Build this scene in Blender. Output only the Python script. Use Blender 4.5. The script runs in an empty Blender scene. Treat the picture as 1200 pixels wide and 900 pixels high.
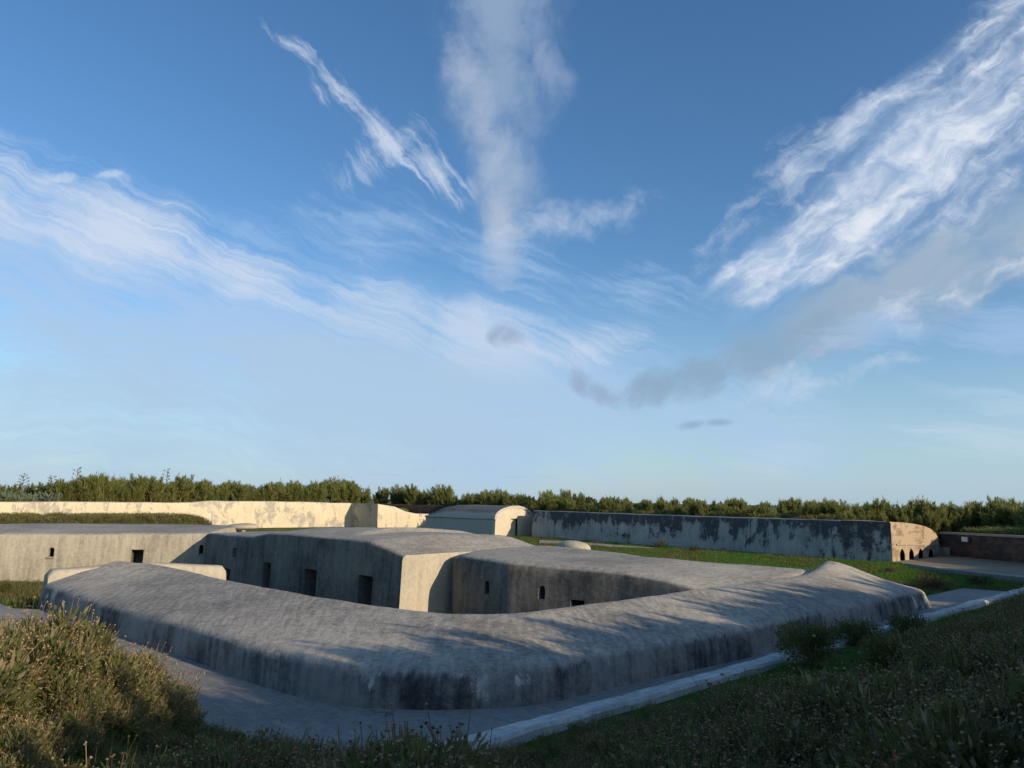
import bpy, bmesh, math, random
import numpy as np
from mathutils import Vector, Matrix, noise as mnoise

random.seed(7)
rng = np.random.default_rng(11)
sc = bpy.context.scene
COL = sc.collection
R_ = math.radians

# ------------------------------------------------------------------ camera
F = 890.0                      # focal length in pixels of a 1200 wide frame
EYE = Vector((0, 0, 3.3))
cam_d = bpy.data.cameras.new("camera")
cam = bpy.data.objects.new("camera", cam_d)
COL.objects.link(cam)
sc.camera = cam
cam_d.sensor_fit = 'HORIZONTAL'
cam_d.sensor_width = 36.0
cam_d.lens = 36.0 * F / 1200.0
cam_d.clip_start = 0.05
cam_d.clip_end = 20000
PITCH = math.atan(136 / F)
ROT = Matrix.Rotation(R_(90) + PITCH, 3, 'X') @ Matrix.Rotation(R_(1.0), 3, 'Z')
cam.matrix_world = Matrix.Translation(EYE) @ ROT.to_4x4()


def ray(px, py):
    return (ROT @ Vector(((px - 600) / F, (450 - py) / F, -1.0)))


def at(px, py, z):
    d = ray(px, py)
    t = (z - EYE.z) / d.z
    return EYE + d * t


def on_plane(px, py, A, B):
    """point of the vertical plane through A, B seen at a pixel"""
    d = ray(px, py)
    n = Vector((B.y - A.y, A.x - B.x, 0))
    t = n.dot(Vector((A.x, A.y, 0)) - EYE) / n.dot(d)
    return EYE + d * t


# ------------------------------------------------------------------ helpers
def tag(o, label=None, cat=None, group=None, kind=None):
    if label: o['label'] = label
    if cat: o['category'] = cat
    if group: o['group'] = group
    if kind: o['kind'] = kind
    return o


def mesh_obj(name, verts, faces, mat, parent=None, smooth=True):
    me = bpy.data.meshes.new(name)
    me.from_pydata([tuple(v) for v in verts], [], faces)
    me.update()
    if smooth:
        me.polygons.foreach_set('use_smooth', [True] * len(me.polygons))
    o = bpy.data.objects.new(name, me)
    COL.objects.link(o)
    if mat: me.materials.append(mat)
    if parent:
        o.parent = parent
    return o


def bm_obj(name, bm, mat, parent=None, smooth=True):
    me = bpy.data.meshes.new(name)
    bmesh.ops.recalc_face_normals(bm, faces=bm.faces)
    bm.to_mesh(me)
    bm.free()
    if smooth:
        me.polygons.foreach_set('use_smooth', [True] * len(me.polygons))
    o = bpy.data.objects.new(name, me)
    COL.objects.link(o)
    if mat: me.materials.append(mat)
    if parent: o.parent = parent
    return o


def empty(name, loc=(0, 0, 0)):
    o = bpy.data.objects.new(name, None)
    COL.objects.link(o)
    o.location = loc
    o.empty_display_size = .2
    return o


def wob(p, amp, sc_=.7, seed=0):
    q = Vector((p[0] * sc_ + seed, p[1] * sc_, p[2] * sc_))
    return mnoise.noise_vector(q) * amp


def catmull(pts, n):
    """pts: list of tuples of floats; n subdivisions per span"""
    P = [np.array(p, float) for p in pts]
    P = [2 * P[0] - P[1]] + P + [2 * P[-1] - P[-2]]
    out = []
    for i in range(1, len(P) - 2):
        for k in range(n):
            t = k / n
            a, b, c, d = P[i - 1], P[i], P[i + 1], P[i + 2]
            out.append(.5 * ((2 * b) + (-a + c) * t + (2 * a - 5 * b + 4 * c - d) * t * t + (-a + 3 * b - 3 * c + d) * t ** 3))
    out.append(P[-2])
    return out


def lerp_pts(pts, n):
    P = [np.array(p, float) for p in pts]
    out = []
    for i in range(len(P) - 1):
        for k in range(n):
            out.append(P[i] + (P[i + 1] - P[i]) * k / n)
    out.append(P[-1])
    return out


def sweep_bm(stations):
    """closed solid from a list of profiles (each the same number of points)"""
    bm = bmesh.new()
    rows = [[bm.verts.new(p) for p in st] for st in stations]
    m = len(rows[0])
    for a, b in zip(rows, rows[1:]):
        for j in range(m):
            k = (j + 1) % m
            bm.faces.new((a[j], a[k], b[k], b[j]))
    bm.faces.new(rows[0])
    bm.faces.new(list(reversed(rows[-1])))
    return bm


def arch_outline(w, h, style):
    hw = w / 2
    if style == 'box':
        return [(-hw, 0), (hw, 0), (hw, h), (-hw, h)]
    if style == 'round':
        pts = [(-hw, 0), (hw, 0)]
        for k in range(9):
            a = math.pi * k / 8
            pts.append((hw * math.cos(a), h - hw + hw * math.sin(a)))
        return pts
    pts = [(-hw, 0), (hw, 0)]                      # pointed
    r = w * 1.05
    ah = math.sqrt(r * r - (r - hw) ** 2)
    kz = min(1., .6 * h / ah)
    hs = h - ah * kz
    n = 6
    amax = math.acos((r - hw) / r)
    for k in range(n + 1):
        a = amax * k / n
        pts.append((hw - r + r * math.cos(a), hs + r * math.sin(a) * kz))
    for k in range(n - 1, -1, -1):
        a = amax * k / n
        pts.append((-hw + r - r * math.cos(a), hs + r * math.sin(a) * kz))
    return pts


def prism(outline, P, tang, inward, d0, d1):
    """solid prism of a 2-D outline standing at P, from depth d0 to d1 along inward"""
    bm = bmesh.new()
    a = [bm.verts.new(P + tang * x + Vector((0, 0, z)) + inward * d0) for x, z in outline]
    b = [bm.verts.new(P + tang * x + Vector((0, 0, z)) + inward * d1) for x, z in outline]
    n = len(a)
    for i in range(n):
        j = (i + 1) % n
        bm.faces.new((a[i], a[j], b[j], b[i]))
    bm.faces.new(a)
    bm.faces.new(list(reversed(b)))
    bmesh.ops.recalc_face_normals(bm, faces=bm.faces)
    return bm


def cut(target, cutters):
    """carve recesses out of a solid"""
    bm = bmesh.new()
    for c in cutters:
        me = bpy.data.meshes.new('tmp')
        c.to_mesh(me)
        c.free()
        bm.from_mesh(me)
        bpy.data.meshes.remove(me)
    me = bpy.data.meshes.new('cutter')
    bm.to_mesh(me)
    bm.free()
    co = bpy.data.objects.new('cutter', me)
    COL.objects.link(co)
    mod = target.modifiers.new('cut', 'BOOLEAN')
    mod.operation = 'DIFFERENCE'
    mod.solver = 'EXACT'
    mod.object = co
    mod.use_self = True
    dg = bpy.context.evaluated_depsgraph_get()
    new = bpy.data.meshes.new_from_object(target.evaluated_get(dg))
    target.modifiers.clear()
    target.data = new
    bpy.data.objects.remove(co)
    bpy.data.meshes.remove(me)
    auto_sharp(target)


def auto_sharp(o, ang=38):
    me = o.data
    bm = bmesh.new()
    bm.from_mesh(me)
    for f in bm.faces: f.smooth = True
    for e in bm.edges:
        if len(e.link_faces) == 2:
            e.smooth = e.calc_face_angle(0) < R_(ang)
    bm.to_mesh(me)
    bm.free()


def lining(name, outline, P, tang, inward, depth, mat, parent, front=.05):
    """open fronted lining of a recess: reveals, sill and back, thin skin inside the hole"""
    cx = 0
    zc = sum(z for _, z in outline) / len(outline)
    bm = bmesh.new()
    s = .985
    o2 = [(x * s, zc + (z - zc) * s) for x, z in outline]
    a = [bm.verts.new(P + tang * x + Vector((0, 0, z)) + inward * front) for x, z in o2]
    b = [bm.verts.new(P + tang * x + Vector((0, 0, z)) + inward * (depth - .02)) for x, z in o2]
    n = len(a)
    for i in range(n):
        j = (i + 1) % n
        bm.faces.new((a[i], a[j], b[j], b[i]))
    bm.faces.new(b)
    return bm_obj(name, bm, mat, parent, smooth=False)


# ------------------------------------------------------------------ node helper
class NT:
    def __init__(self, tree):
        self.t = tree

    def n(self, typ, **kw):
        nd = self.t.nodes.new(typ)
        for k, v in kw.items(): setattr(nd, k, v)
        return nd

    def put(self, sock, v):
        if isinstance(v, bpy.types.NodeSocket):
            self.t.links.new(v, sock)
        elif v is not None:
            if isinstance(v, (tuple, list)) and len(v) == 3 and sock.type == 'RGBA':
                v = (*v, 1)
            sock.default_value = v

    def m(self, op, a, b=None, c=None, clamp=False):
        nd = self.n('ShaderNodeMath', operation=op, use_clamp=clamp)
        for i, v in enumerate((a, b, c)):
            if v is not None: self.put(nd.inputs[i], v)
        return nd.outputs[0]

    def add(self, a, b): return self.m('ADD', a, b)
    def sub(self, a, b): return self.m('SUBTRACT', a, b)
    def mul(self, a, b): return self.m('MULTIPLY', a, b)

    def ss(self, v, lo, hi, a=0., b=1.):
        nd = self.n('ShaderNodeMapRange', interpolation_type='SMOOTHSTEP')
        self.put(nd.inputs[0], v)
        nd.inputs[1].default_value = lo
        nd.inputs[2].default_value = hi
        self.put(nd.inputs[3], a)
        self.put(nd.inputs[4], b)
        return nd.outputs[0]

    def mix(self, f, a, b, blend='MIX'):
        nd = self.n('ShaderNodeMix', data_type='RGBA', blend_type=blend)
        self.put(nd.inputs[0], f)
        self.put(nd.inputs[6], a)
        self.put(nd.inputs[7], b)
        return nd.outputs[2]

    def vec(self, x, y, z=0.):
        nd = self.n('ShaderNodeCombineXYZ')
        for i, v in enumerate((x, y, z)): self.put(nd.inputs[i], v)
        return nd.outputs[0]

    def sep(self, v):
        nd = self.n('ShaderNodeSeparateXYZ')
        self.put(nd.inputs[0], v)
        return nd.outputs

    def vm(self, op, a, b=None):
        nd = self.n('ShaderNodeVectorMath', operation=op)
        self.put(nd.inputs[0], a)
        if b is not None: self.put(nd.inputs[1], b)
        return nd.outputs[1] if op in ('DOT_PRODUCT', 'LENGTH', 'DISTANCE') else nd.outputs[0]

    def noise(self, v, scale, detail=5, rough=.55, dist=0., col=False):
        nd = self.n('ShaderNodeTexNoise')
        self.put(nd.inputs['Vector'], v)
        nd.inputs['Scale'].default_value = scale
        nd.inputs['Detail'].default_value = detail
        nd.inputs['Roughness'].default_value = rough
        nd.inputs['Distortion'].default_value = dist
        return nd.outputs[1] if col else nd.outputs[0]

    def mapping(self, v, rot=(0, 0, 0), scale=(1, 1, 1), loc=(0, 0, 0)):
        # turned into a frame at loc whose x axis points along rot, then scaled along its axes
        nd = self.n('ShaderNodeMapping', vector_type='TEXTURE')
        self.put(nd.inputs[0], v)
        nd.inputs['Rotation'].default_value = rot
        nd.inputs['Scale'].default_value = tuple(1 / k for k in scale)
        nd.inputs['Location'].default_value = loc
        return nd.outputs[0]


def new_mat(name, rough=.9):
    m = bpy.data.materials.new(name)
    m.use_nodes = True
    t = NT(m.node_tree)
    bs = m.node_tree.nodes['Principled BSDF']
    bs.inputs['Roughness'].default_value = rough
    bs.inputs['Specular IOR Level'].default_value = .2
    return m, t, bs


def bump(t, bs, h, strength=.4, dist=.02):
    b = t.n('ShaderNodeBump')
    b.inputs['Strength'].default_value = strength
    b.inputs['Distance'].default_value = dist
    t.put(b.inputs['Height'], h)
    t.put(bs.inputs['Normal'], b.outputs[0])


def plaster(name, wall, wall_dark, roof=None, roof_dark=None, stain=.5, streak=.5, patch=None, patch_amt=0., seed=0.,
            patch_scale=.5, rot=45, roof_streak=.5, cracks=False, sw=False, drip=0., top_stain=0., soft=.022):
    """weathered lime plaster: run-off streaks down the walls, lichen and wash lines on the roofs"""
    m, t, bs = new_mat(name, .92)
    geo = t.n('ShaderNodeNewGeometry')
    pos = t.vm('ADD', geo.outputs['Position'], (seed, seed * .7, 0))
    nz = t.sep(geo.outputs['Normal'])[2]
    # walls
    big = t.noise(pos, .55, 6, .6)
    fine = t.noise(pos, 7., 6, .65)
    grit = t.noise(pos, 24., 5, .7)
    mid = t.noise(pos, 2.2, 6, .6)
    if sw:
        at_ = t.n('ShaderNodeAttribute', attribute_name='sw')
        swv = at_.outputs['Vector']
        a_s, a_w, _z = t.sep(swv)
        base = t.vec(a_s, 0., t.sep(pos)[2])
    else:
        base = pos
    sp = t.vm('MULTIPLY', base, (3.2, 3.2, .22))
    st = t.noise(sp, 1.0, 7, .62, .25)
    sp2 = t.vm('MULTIPLY', base, (9, 9, .7))
    st2 = t.noise(sp2, 1.0, 5, .6)
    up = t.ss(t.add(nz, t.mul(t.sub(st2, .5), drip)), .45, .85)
    f = t.add(t.mul(t.sub(st, .5), 1.6 * streak), t.mul(t.sub(big, .5), 1.8 * stain))
    f = t.add(f, t.mul(t.sub(st2, .5), .7 * streak))
    f = t.add(f, t.mul(t.sub(fine, .5), 1.0))
    f = t.add(f, t.mul(t.sub(grit, .5), .8))
    f = t.ss(f, -.55, .65)
    wc = t.mix(f, wall, wall_dark)
    if patch:
        pn = t.add(t.mul(t.noise(pos, patch_scale, 9, .7, .3), .62), t.mul(t.noise(t.mapping(pos, scale=(1.6, 1.6, .45)), 1.1, 7, .7), .38))
        if top_stain:
            pn = t.add(pn, t.mul(t.sub(t.sep(pos)[2], 1.25), top_stain))
        pf = t.mul(t.ss(pn, .5 - patch_amt - soft * .6, .5 - patch_amt + soft), t.ss(mid, .28, .5, .55, 1.))
        pc = t.mix(t.ss(mid, .3, .75), patch, tuple(min(1, c * 1.9) for c in patch))
        wc = t.mix(pf, wc, pc)
    col = wc
    if roof:
        rp = t.vm('MULTIPLY', swv, (5.2, .75, 1)) if sw else t.mapping(pos, rot=(0, 0, R_(rot)), scale=(.8, 4.6, 1))
        rs = t.noise(rp, 1.2, 8, .66, .35)
        rb = t.noise(pos, .33, 5, .55)
        rf = t.add(t.mul(t.sub(rs, .5), 1.9 * roof_streak), t.mul(t.sub(rb, .5), 1.4))
        rf = t.add(rf, t.mul(t.sub(fine, .5), 1.5))
        rf = t.add(rf, t.mul(t.sub(grit, .5), 1.3))
        rf = t.add(rf, t.mul(t.sub(mid, .5), .55))
        rc = t.mix(t.ss(rf, -.6, .6), roof, roof_dark)
        # pale flecks where the skin has come away
        fl = t.ss(t.noise(t.vm('MULTIPLY', swv, (4.5, 1.3, 1)) if sw else t.mapping(pos, rot=(0, 0, R_(rot)), scale=(1.2, 4, 1)), 2.0, 7, .72), .6, .68)
        rc = t.mix(t.mul(fl, .5), rc, tuple(min(1, c * 1.5) for c in roof))
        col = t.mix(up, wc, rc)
    if cracks:
        vo = t.n('ShaderNodeTexVoronoi', feature='DISTANCE_TO_EDGE')
        t.put(vo.inputs['Vector'], t.vm('ADD', pos, t.vm('SCALE', t.noise(pos, 1.3, 4, .6, col=True), None)))
        vo.inputs['Scale'].default_value = .32
        ck = t.ss(vo.outputs[0], .003, .012, 1., 0.)
        ck = t.mul(ck, t.ss(big, .5, .62))
        col = t.mix(t.mul(ck, .55), col, (.05, .05, .05))
    t.put(bs.inputs['Base Color'], col)
    h = t.add(t.mul(fine, .6), t.add(t.mul(mid, .6), t.mul(grit, .35)))
    bump(t, bs, h, .8, .035)
    return m


M = {}
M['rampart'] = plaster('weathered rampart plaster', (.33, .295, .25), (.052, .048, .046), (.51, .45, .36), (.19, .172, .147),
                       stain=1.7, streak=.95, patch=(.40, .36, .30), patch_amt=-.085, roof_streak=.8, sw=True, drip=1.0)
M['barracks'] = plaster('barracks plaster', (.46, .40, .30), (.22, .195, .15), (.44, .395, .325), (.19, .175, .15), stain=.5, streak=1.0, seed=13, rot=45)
M['barracks_dark'] = plaster('shaded stained barracks plaster', (.235, .21, .175), (.06, .057, .054), (.48, .43, .35), (.19, .175, .15), stain=1.2, streak=.75, seed=31, rot=45)  # streaks and stains, plus the shade on these walls put into the colour
M['barracks_end'] = plaster('pale barracks end plaster', (.52, .455, .34), (.30, .265, .20), stain=.4, streak=.65, seed=5)
M['cream'] = plaster('cream limewash', (.66, .55, .37), (.50, .42, .29), (.55, .5, .4), (.4, .38, .33), stain=.6, streak=.6, patch=(.27, .24, .19), patch_amt=-.02, seed=71, patch_scale=.42)
M['peeling'] = plaster('peeling dark stained whitewash', (.50, .46, .39), (.29, .275, .25), (.3, .29, .27), (.2, .2, .2), stain=1.1, streak=.8,
                       patch=(.055, .054, .055), patch_amt=.0, seed=47, patch_scale=.27, top_stain=.06, soft=.035)
M['pavilion_side'] = plaster('pavilion plaster', (.50, .475, .41), (.36, .345, .31), (.20, .195, .185), (.085, .083, .082), stain=.3, streak=.3, seed=91, rot=0)
M['gable'] = plaster('pavilion gable plaster', (.66, .56, .40), (.45, .38, .28), stain=.4, streak=.4, patch=(.3, .26, .2), patch_amt=-.12, seed=19)
M['path'] = plaster('path cement', (.30, .29, .27), (.18, .18, .175), (.37, .335, .285), (.21, .19, .165), seed=3, rot=-45, roof_streak=.5, cracks=True)
M['curb'] = plaster('kerb cement', (.62, .58, .51), (.3, .28, .25), (.74, .69, .60), (.40, .37, .33), seed=8, stain=1.2, rot=45, roof_streak=1.1)
M['platform'] = plaster('platform cement', (.24, .22, .19), (.12, .11, .10), (.40, .36, .30), (.24, .215, .18), seed=23)
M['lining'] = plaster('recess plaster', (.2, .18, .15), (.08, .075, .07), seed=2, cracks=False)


def brick_mat(name, c1, c2, mortar, scale, seed=0., wash=None, wash_amt=0.):
    m, t, bs = new_mat(name, .9)
    geo = t.n('ShaderNodeNewGeometry')
    pos = geo.outputs['Position']
    x, y, z = t.sep(pos)
    along = t.add(t.mul(x, .7), t.mul(y, .7))
    br = t.n('ShaderNodeTexBrick')
    t.put(br.inputs['Vector'], t.vec(along, z, 0.))
    t.put(br.inputs['Color1'], c1)
    t.put(br.inputs['Color2'], c2)
    t.put(br.inputs['Mortar'], mortar)
    br.inputs['Scale'].default_value = scale
    br.inputs['Mortar Size'].default_value = .02
    br.inputs['Row Height'].default_value = .3
    br.inputs['Brick Width'].default_value = .9
    n = t.noise(pos, 1.2, 7, .65)
    col = t.mix(t.ss(n, .3, .7), br.outputs[0], t.mix(.5, br.outputs[0], (.05, .045, .04)))
    n2 = t.noise(t.mapping(pos, scale=(1, 1, 2.5)), .8, 6, .6)
    if wash:
        col = t.mix(t.ss(n2, .5 - wash_amt, .62 - wash_amt), col, wash)
    t.put(bs.inputs['Base Color'], col)
    bump(t, bs, t.add(n, t.mul(br.outputs[1], -.3)), .6, .03)
    return m


M['brick'] = brick_mat('worn tan brick', (.36, .245, .15), (.27, .18, .11), (.34, .28, .2), 3.2, wash=(.40, .30, .2), wash_amt=.1)
M['dark_brick'] = brick_mat('dark brick', (.15, .085, .055), (.08, .05, .038), (.15, .12, .09), 3.0, wash=(.055, .045, .04), wash_amt=.05)


def ground_mat():
    m, t, bs = new_mat('turf and earth', .95)
    geo = t.n('ShaderNodeNewGeometry')
    pos = geo.outputs['Position']
    a = t.noise(pos, .25, 6, .6)
    b = t.noise(pos, 3., 7, .7)
    c = t.noise(pos, 18., 5, .7)
    g = t.mix(t.ss(b, .3, .7), (.055, .085, .018), (.115, .135, .035))
    dry = t.mix(c, (.16, .13, .06), (.26, .20, .10))
    col = t.mix(t.ss(t.add(a, t.mul(t.sub(b, .5), .5)), .53, .66), g, dry)
    col = t.mix(t.ss(c, .55, .75), col, (.03, .042, .014))
    t.put(bs.inputs['Base Color'], col)
    bump(t, bs, t.add(b, c), 1., .08)
    return m


M['ground'] = ground_mat()


def simple_mat(name, c1, c2, scale=8., rough=.85):
    m, t, bs = new_mat(name, rough)
    geo = t.n('ShaderNodeNewGeometry')
    n = t.noise(geo.outputs['Position'], scale, 5, .6)
    t.put(bs.inputs['Base Color'], t.mix(t.ss(n, .3, .7), c1, c2))
    bump(t, bs, n, .3, .02)
    return m


M['gravel'] = simple_mat('fine gravel', (.20, .15, .09), (.32, .25, .16), 12)
M['earth'] = simple_mat('bare earth', (.10, .085, .05), (.2, .17, .10), 5)
M['board'] = simple_mat('white board', (.75, .75, .78), (.66, .66, .7), 3, .5)
M['post'] = simple_mat('grey post', (.2, .2, .2), (.12, .12, .12), 9)
M['step'] = simple_mat('pale stone step', (.42, .35, .25), (.28, .23, .16), 6)
M['recess_shade'] = simple_mat('near black recess shade', (.02, .018, .016), (.012, .011, .01), 6)  # near-black colour stands in for shade inside the niches and pavilion doorway


def leaf_mat(name, c1, c2, c3=None, transl=.35, hueobj=True):
    m = bpy.data.materials.new(name)
    m.use_nodes = True
    t = NT(m.node_tree)
    m.node_tree.nodes.remove(m.node_tree.nodes['Principled BSDF'])
    out = m.node_tree.nodes['Material Output']
    oi = t.n('ShaderNodeObjectInfo')
    geo = t.n('ShaderNodeNewGeometry')
    r = t.add(t.mul(oi.outputs['Random'], .45), t.mul(geo.outputs['Random Per Island'], .55))
    col = t.mix(r, c1, c2)
    if c3:
        col = t.mix(t.ss(geo.outputs['Random Per Island'], .74, .8), col, c3)
    d = t.n('ShaderNodeBsdfDiffuse')
    tr = t.n('ShaderNodeBsdfTranslucent')
    t.put(d.inputs[0], col)
    t.put(tr.inputs[0], col)
    mx = t.n('ShaderNodeMixShader')
    mx.inputs[0].default_value = transl
    t.t.links.new(d.outputs[0], mx.inputs[1])
    t.t.links.new(tr.outputs[0], mx.inputs[2])
    t.t.links.new(mx.outputs[0], out.inputs[0])
    return m


M['feather'] = leaf_mat('feathery leaves', (.145, .18, .042), (.29, .295, .085), (.40, .35, .16), .55)
M['bushleaf'] = leaf_mat('dark bush leaves', (.08, .11, .03), (.155, .165, .052), (.22, .19, .08), .4)
M['agave'] = leaf_mat('agave leaves', (.10, .135, .09), (.20, .235, .17), None, .1)
M['stalk'] = leaf_mat('agave stalk', (.07, .075, .045), (.12, .12, .07), None, .1)
M['stem'] = leaf_mat('flower stems', (.18, .17, .075), (.30, .24, .125), (.40, .30, .19), .45)
M['wleaf'] = leaf_mat('wildflower leaves', (.125, .15, .048), (.23, .22, .08), (.36, .285, .16), .5)
M['drystem'] = leaf_mat('dry stems', (.26, .20, .09), (.40, .32, .16), (.16, .125, .06), .4)
M['seed'] = leaf_mat('seed heads', (.42, .26, .14), (.54, .37, .21), (.11, .07, .04), .2)
M['petal'] = leaf_mat('orange petals', (.40, .12, .05), (.48, .24, .09), (.28, .07, .04), .2)
M['blade'] = leaf_mat('grass blades', (.07, .17, .024), (.14, .26, .045), (.20, .22, .08), .5)
M['scrub'] = leaf_mat('dry scrub', (.14, .12, .045), (.26, .22, .10), (.08, .09, .03), .3)
M['browntuft'] = leaf_mat('brown tuft', (.09, .06, .035), (.17, .12, .07), (.07, .07, .03), .25)

# ------------------------------------------------------------------ plan of the place
_k0 = at(612, 844, .22); _k0.z = 0
_k1 = at(1200, 687.5, .22); _k1.z = 0
_kd = (_k1 - _k0).normalized()
CURB_R = (_k0, _kd, Vector((_kd.y, -_kd.x, 0)))     # point, along, outward
CURB_L = (Vector((-3.6, 9.8, 0)), Vector((-.73, .683, 0)), Vector((-.683, -.73, 0)))
CR0 = CURB_R[0]
CORNER_A = at(285, 873, .1); CORNER_A.z = 0
CORNER_B = CURB_R[0] - CURB_R[1] * 1.25

brickA = at(1045, 659, 0)
brickB = at(1100, 651, .12)
frL = at(628, 629.5, 0)
FR_ = [brickA, frL, Vector((-8, 92, 0))]
flA = at(0, 588, 2.4); flA.z = 0
flB = at(413, 590, 2.6); flB.z = 0
fl_dir = (flB - flA).normalized()
flA0 = flA - fl_dir * 14
rwA = brickB + Vector((.8, .6, 0))
rwB = at(1215, 658, .4); rwB.z = 0
rw_dir = (rwB - rwA).normalized()
rwC = rwB + rw_dir * 4
blkA = on_plane(443, 600, flB, flB + Vector((1, -1, 0))); blkA.z = 0
blkB = on_plane(489, 600, blkA, blkA + Vector((1, 1, 0))); blkB.z = 0

OUT = [(CORNER_A, 'b'), (CORNER_B, 'b'), (CURB_R[0] + CURB_R[1] * 32, 'b'), (rwC, 'r'), (rwB, 'r'), (rwA, 'w'), (brickA, 'w'), (frL, 'w'), (Vector((-8, 92, 0)), 'w'), (Vector((-18, 98, 0)), 'w'),
       (blkB + Vector((.5, 4, 0)), 'w'), (blkB, 'w'), (blkA, 'w'), (flB, 'w'), (flA0, 'b'), (Vector((-36, 40, 0)), 'b'), (CURB_L[0] + CURB_L[1] * 38, 'b')]

# ring around the sunken court
NO_PX = [(43, 711.5), (100, 733), (217, 773), (320, 810), (400, 828), (478, 833.5), (550, 833), (640, 826), (740, 803), (820, 785), (900, 766), (1000, 738), (1090, 713)]
NI_PX = [(148, 657, 1.15), (203, 663.5, 1.0), (270, 679, .95), (367, 696, .95), (440, 707.5, .95), (510, 715, .95), (560, 717.5, .95), (612, 715.5, .95),
         (700, 705, .95), (772, 695.5, .95), (850, 684.5, .95), (908, 677, .97), (962, 668.5, 1.05)]
NO = [at(x, y, 0) for x, y in NO_PX]
NI = [at(x, y, z) for x, y, z in NI_PX]
K0 = at(-130, 625, 1.2)
K1 = at(0, 625, 1.2)
L_END = at(472, 651, 1.3)
vdir = Vector((-.707, .707, 0))
udir = Vector((.707, .707, 0))
kdir = (at(242, 625, 1.25) - K1); kdir.z = 0; kdir.normalize()
COURT_Z = -1.25


def smooth01(t):
    t = np.clip(t, 0, 1)
    return t * t * (3 - 2 * t)


def poly_signed(x, y, poly):
    """distance outside (+) / inside (-) and index of nearest edge"""
    n = len(poly)
    best = np.full(x.shape, 1e9)
    idx = np.zeros(x.shape, int)
    inside = np.zeros(x.shape, bool)
    for i in range(n):
        a, b = poly[i], poly[(i + 1) % n]
        dx, dy = b[0] - a[0], b[1] - a[1]
        t = np.clip(((x - a[0]) * dx + (y - a[1]) * dy) / (dx * dx + dy * dy), 0, 1)
        d = np.hypot(x - a[0] - t * dx, y - a[1] - t * dy)
        m = d < best
        best = np.where(m, d, best)
        idx = np.where(m, i, idx)
        cond = ((a[1] > y) != (b[1] > y)) & (x < (b[0] - a[0]) * (y - a[1]) / (b[1] - a[1] + 1e-12) + a[0])
        inside ^= cond
    return np.where(inside, -best, best), idx


OUT_P = [(p.x, p.y) for p, _ in OUT]
OUT_T = np.array([{'b': 0, 'w': 1, 'r': 2}[k] for _, k in OUT])
court_poly = [tuple((i + (o - i).normalized() * .9)[:2]) for i, o in zip(NI[1:-2], NO[1:-2])]
C_PT = at(545, 650, 1.3)
court_poly += [tuple((C_PT + udir * 2.0 - vdir * 6.)[:2]), tuple((C_PT + udir * 2.2 + vdir * 1.2)[:2]), tuple((L_END + udir * 1.8 + vdir * 2.4)[:2]),
               tuple((at(296, 629, 1.3) + udir * 2.2)[:2]), tuple((at(242, 625, 1.25) + vdir * 1.5 + udir * 1.5)[:2]), tuple((K1 + vdir * 1.6)[:2]), tuple((K0 - kdir * 3 + vdir * 1.6)[:2]),
               tuple(at(-160, 700, 0)[:2]), tuple(at(14, 702, 0)[:2]), tuple(at(36, 708, 0)[:2]), tuple(at(60, 707, 0)[:2])]


def value_noise(x, y, s, seed):
    v = np.zeros(x.shape)
    fl = x.ravel(); fy = y.ravel()
    r = np.array([mnoise.noise(Vector((a * s + seed, b * s, seed * 1.7))) for a, b in zip(fl, fy)])
    return r.reshape(x.shape)


def ground_z(x, y, bumpy=True):
    x = np.asarray(x, float); y = np.asarray(y, float)
    d, idx = poly_signed(x, y, OUT_P)
    ty = OUT_T[idx]
    do = np.maximum(d, 0)
    zb = .12 * smooth01(do / .3) + 1.55 * smooth01(do / 8.5)
    zw = 2.15 * smooth01((do - 1.05) / .8) + .25 * smooth01((do - 2) / 6)
    zr = 1.45 * smooth01((do - .75) / .7) + .35 * smooth01((do - 1.5) / 6)
    z = np.where(ty == 0, zb, np.where(ty == 1, zw, zr))
    # mound under the flower bank left of the corner
    mo = .84 * np.exp(-(((x + 5.5) ** 2 + (y - 8.4) ** 2) / (2 * 1.65 ** 2)))
    z = z + np.where(d > 0, mo * smooth01(do / .8), 0)
    far = smooth01((do - 14) / 40)
    z = z * (1 - far) - 6 * far
    # grassed bank in front of the cream wall
    dfl = (x - flA.x) * fl_dir.y - (y - flA.y) * fl_dir.x          # distance in front of the wall
    along = (x - flA.x) * fl_dir.x + (y - flA.y) * fl_dir.y
    LB = (at(218, 612, .5) - flA).dot(fl_dir)
    bank = 1.12 * smooth01((dfl - 1.5) / 3.) * (1 - smooth01((dfl - 8.5) / 3.)) * (1 - smooth01((along - LB + 3.5) / 4))
    z = np.where(d < 0, z + bank, z)
    # courtyard
    dc, _ = poly_signed(x, y, court_poly)
    z = np.where(dc < -.05, COURT_Z, z)
    return z


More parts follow.
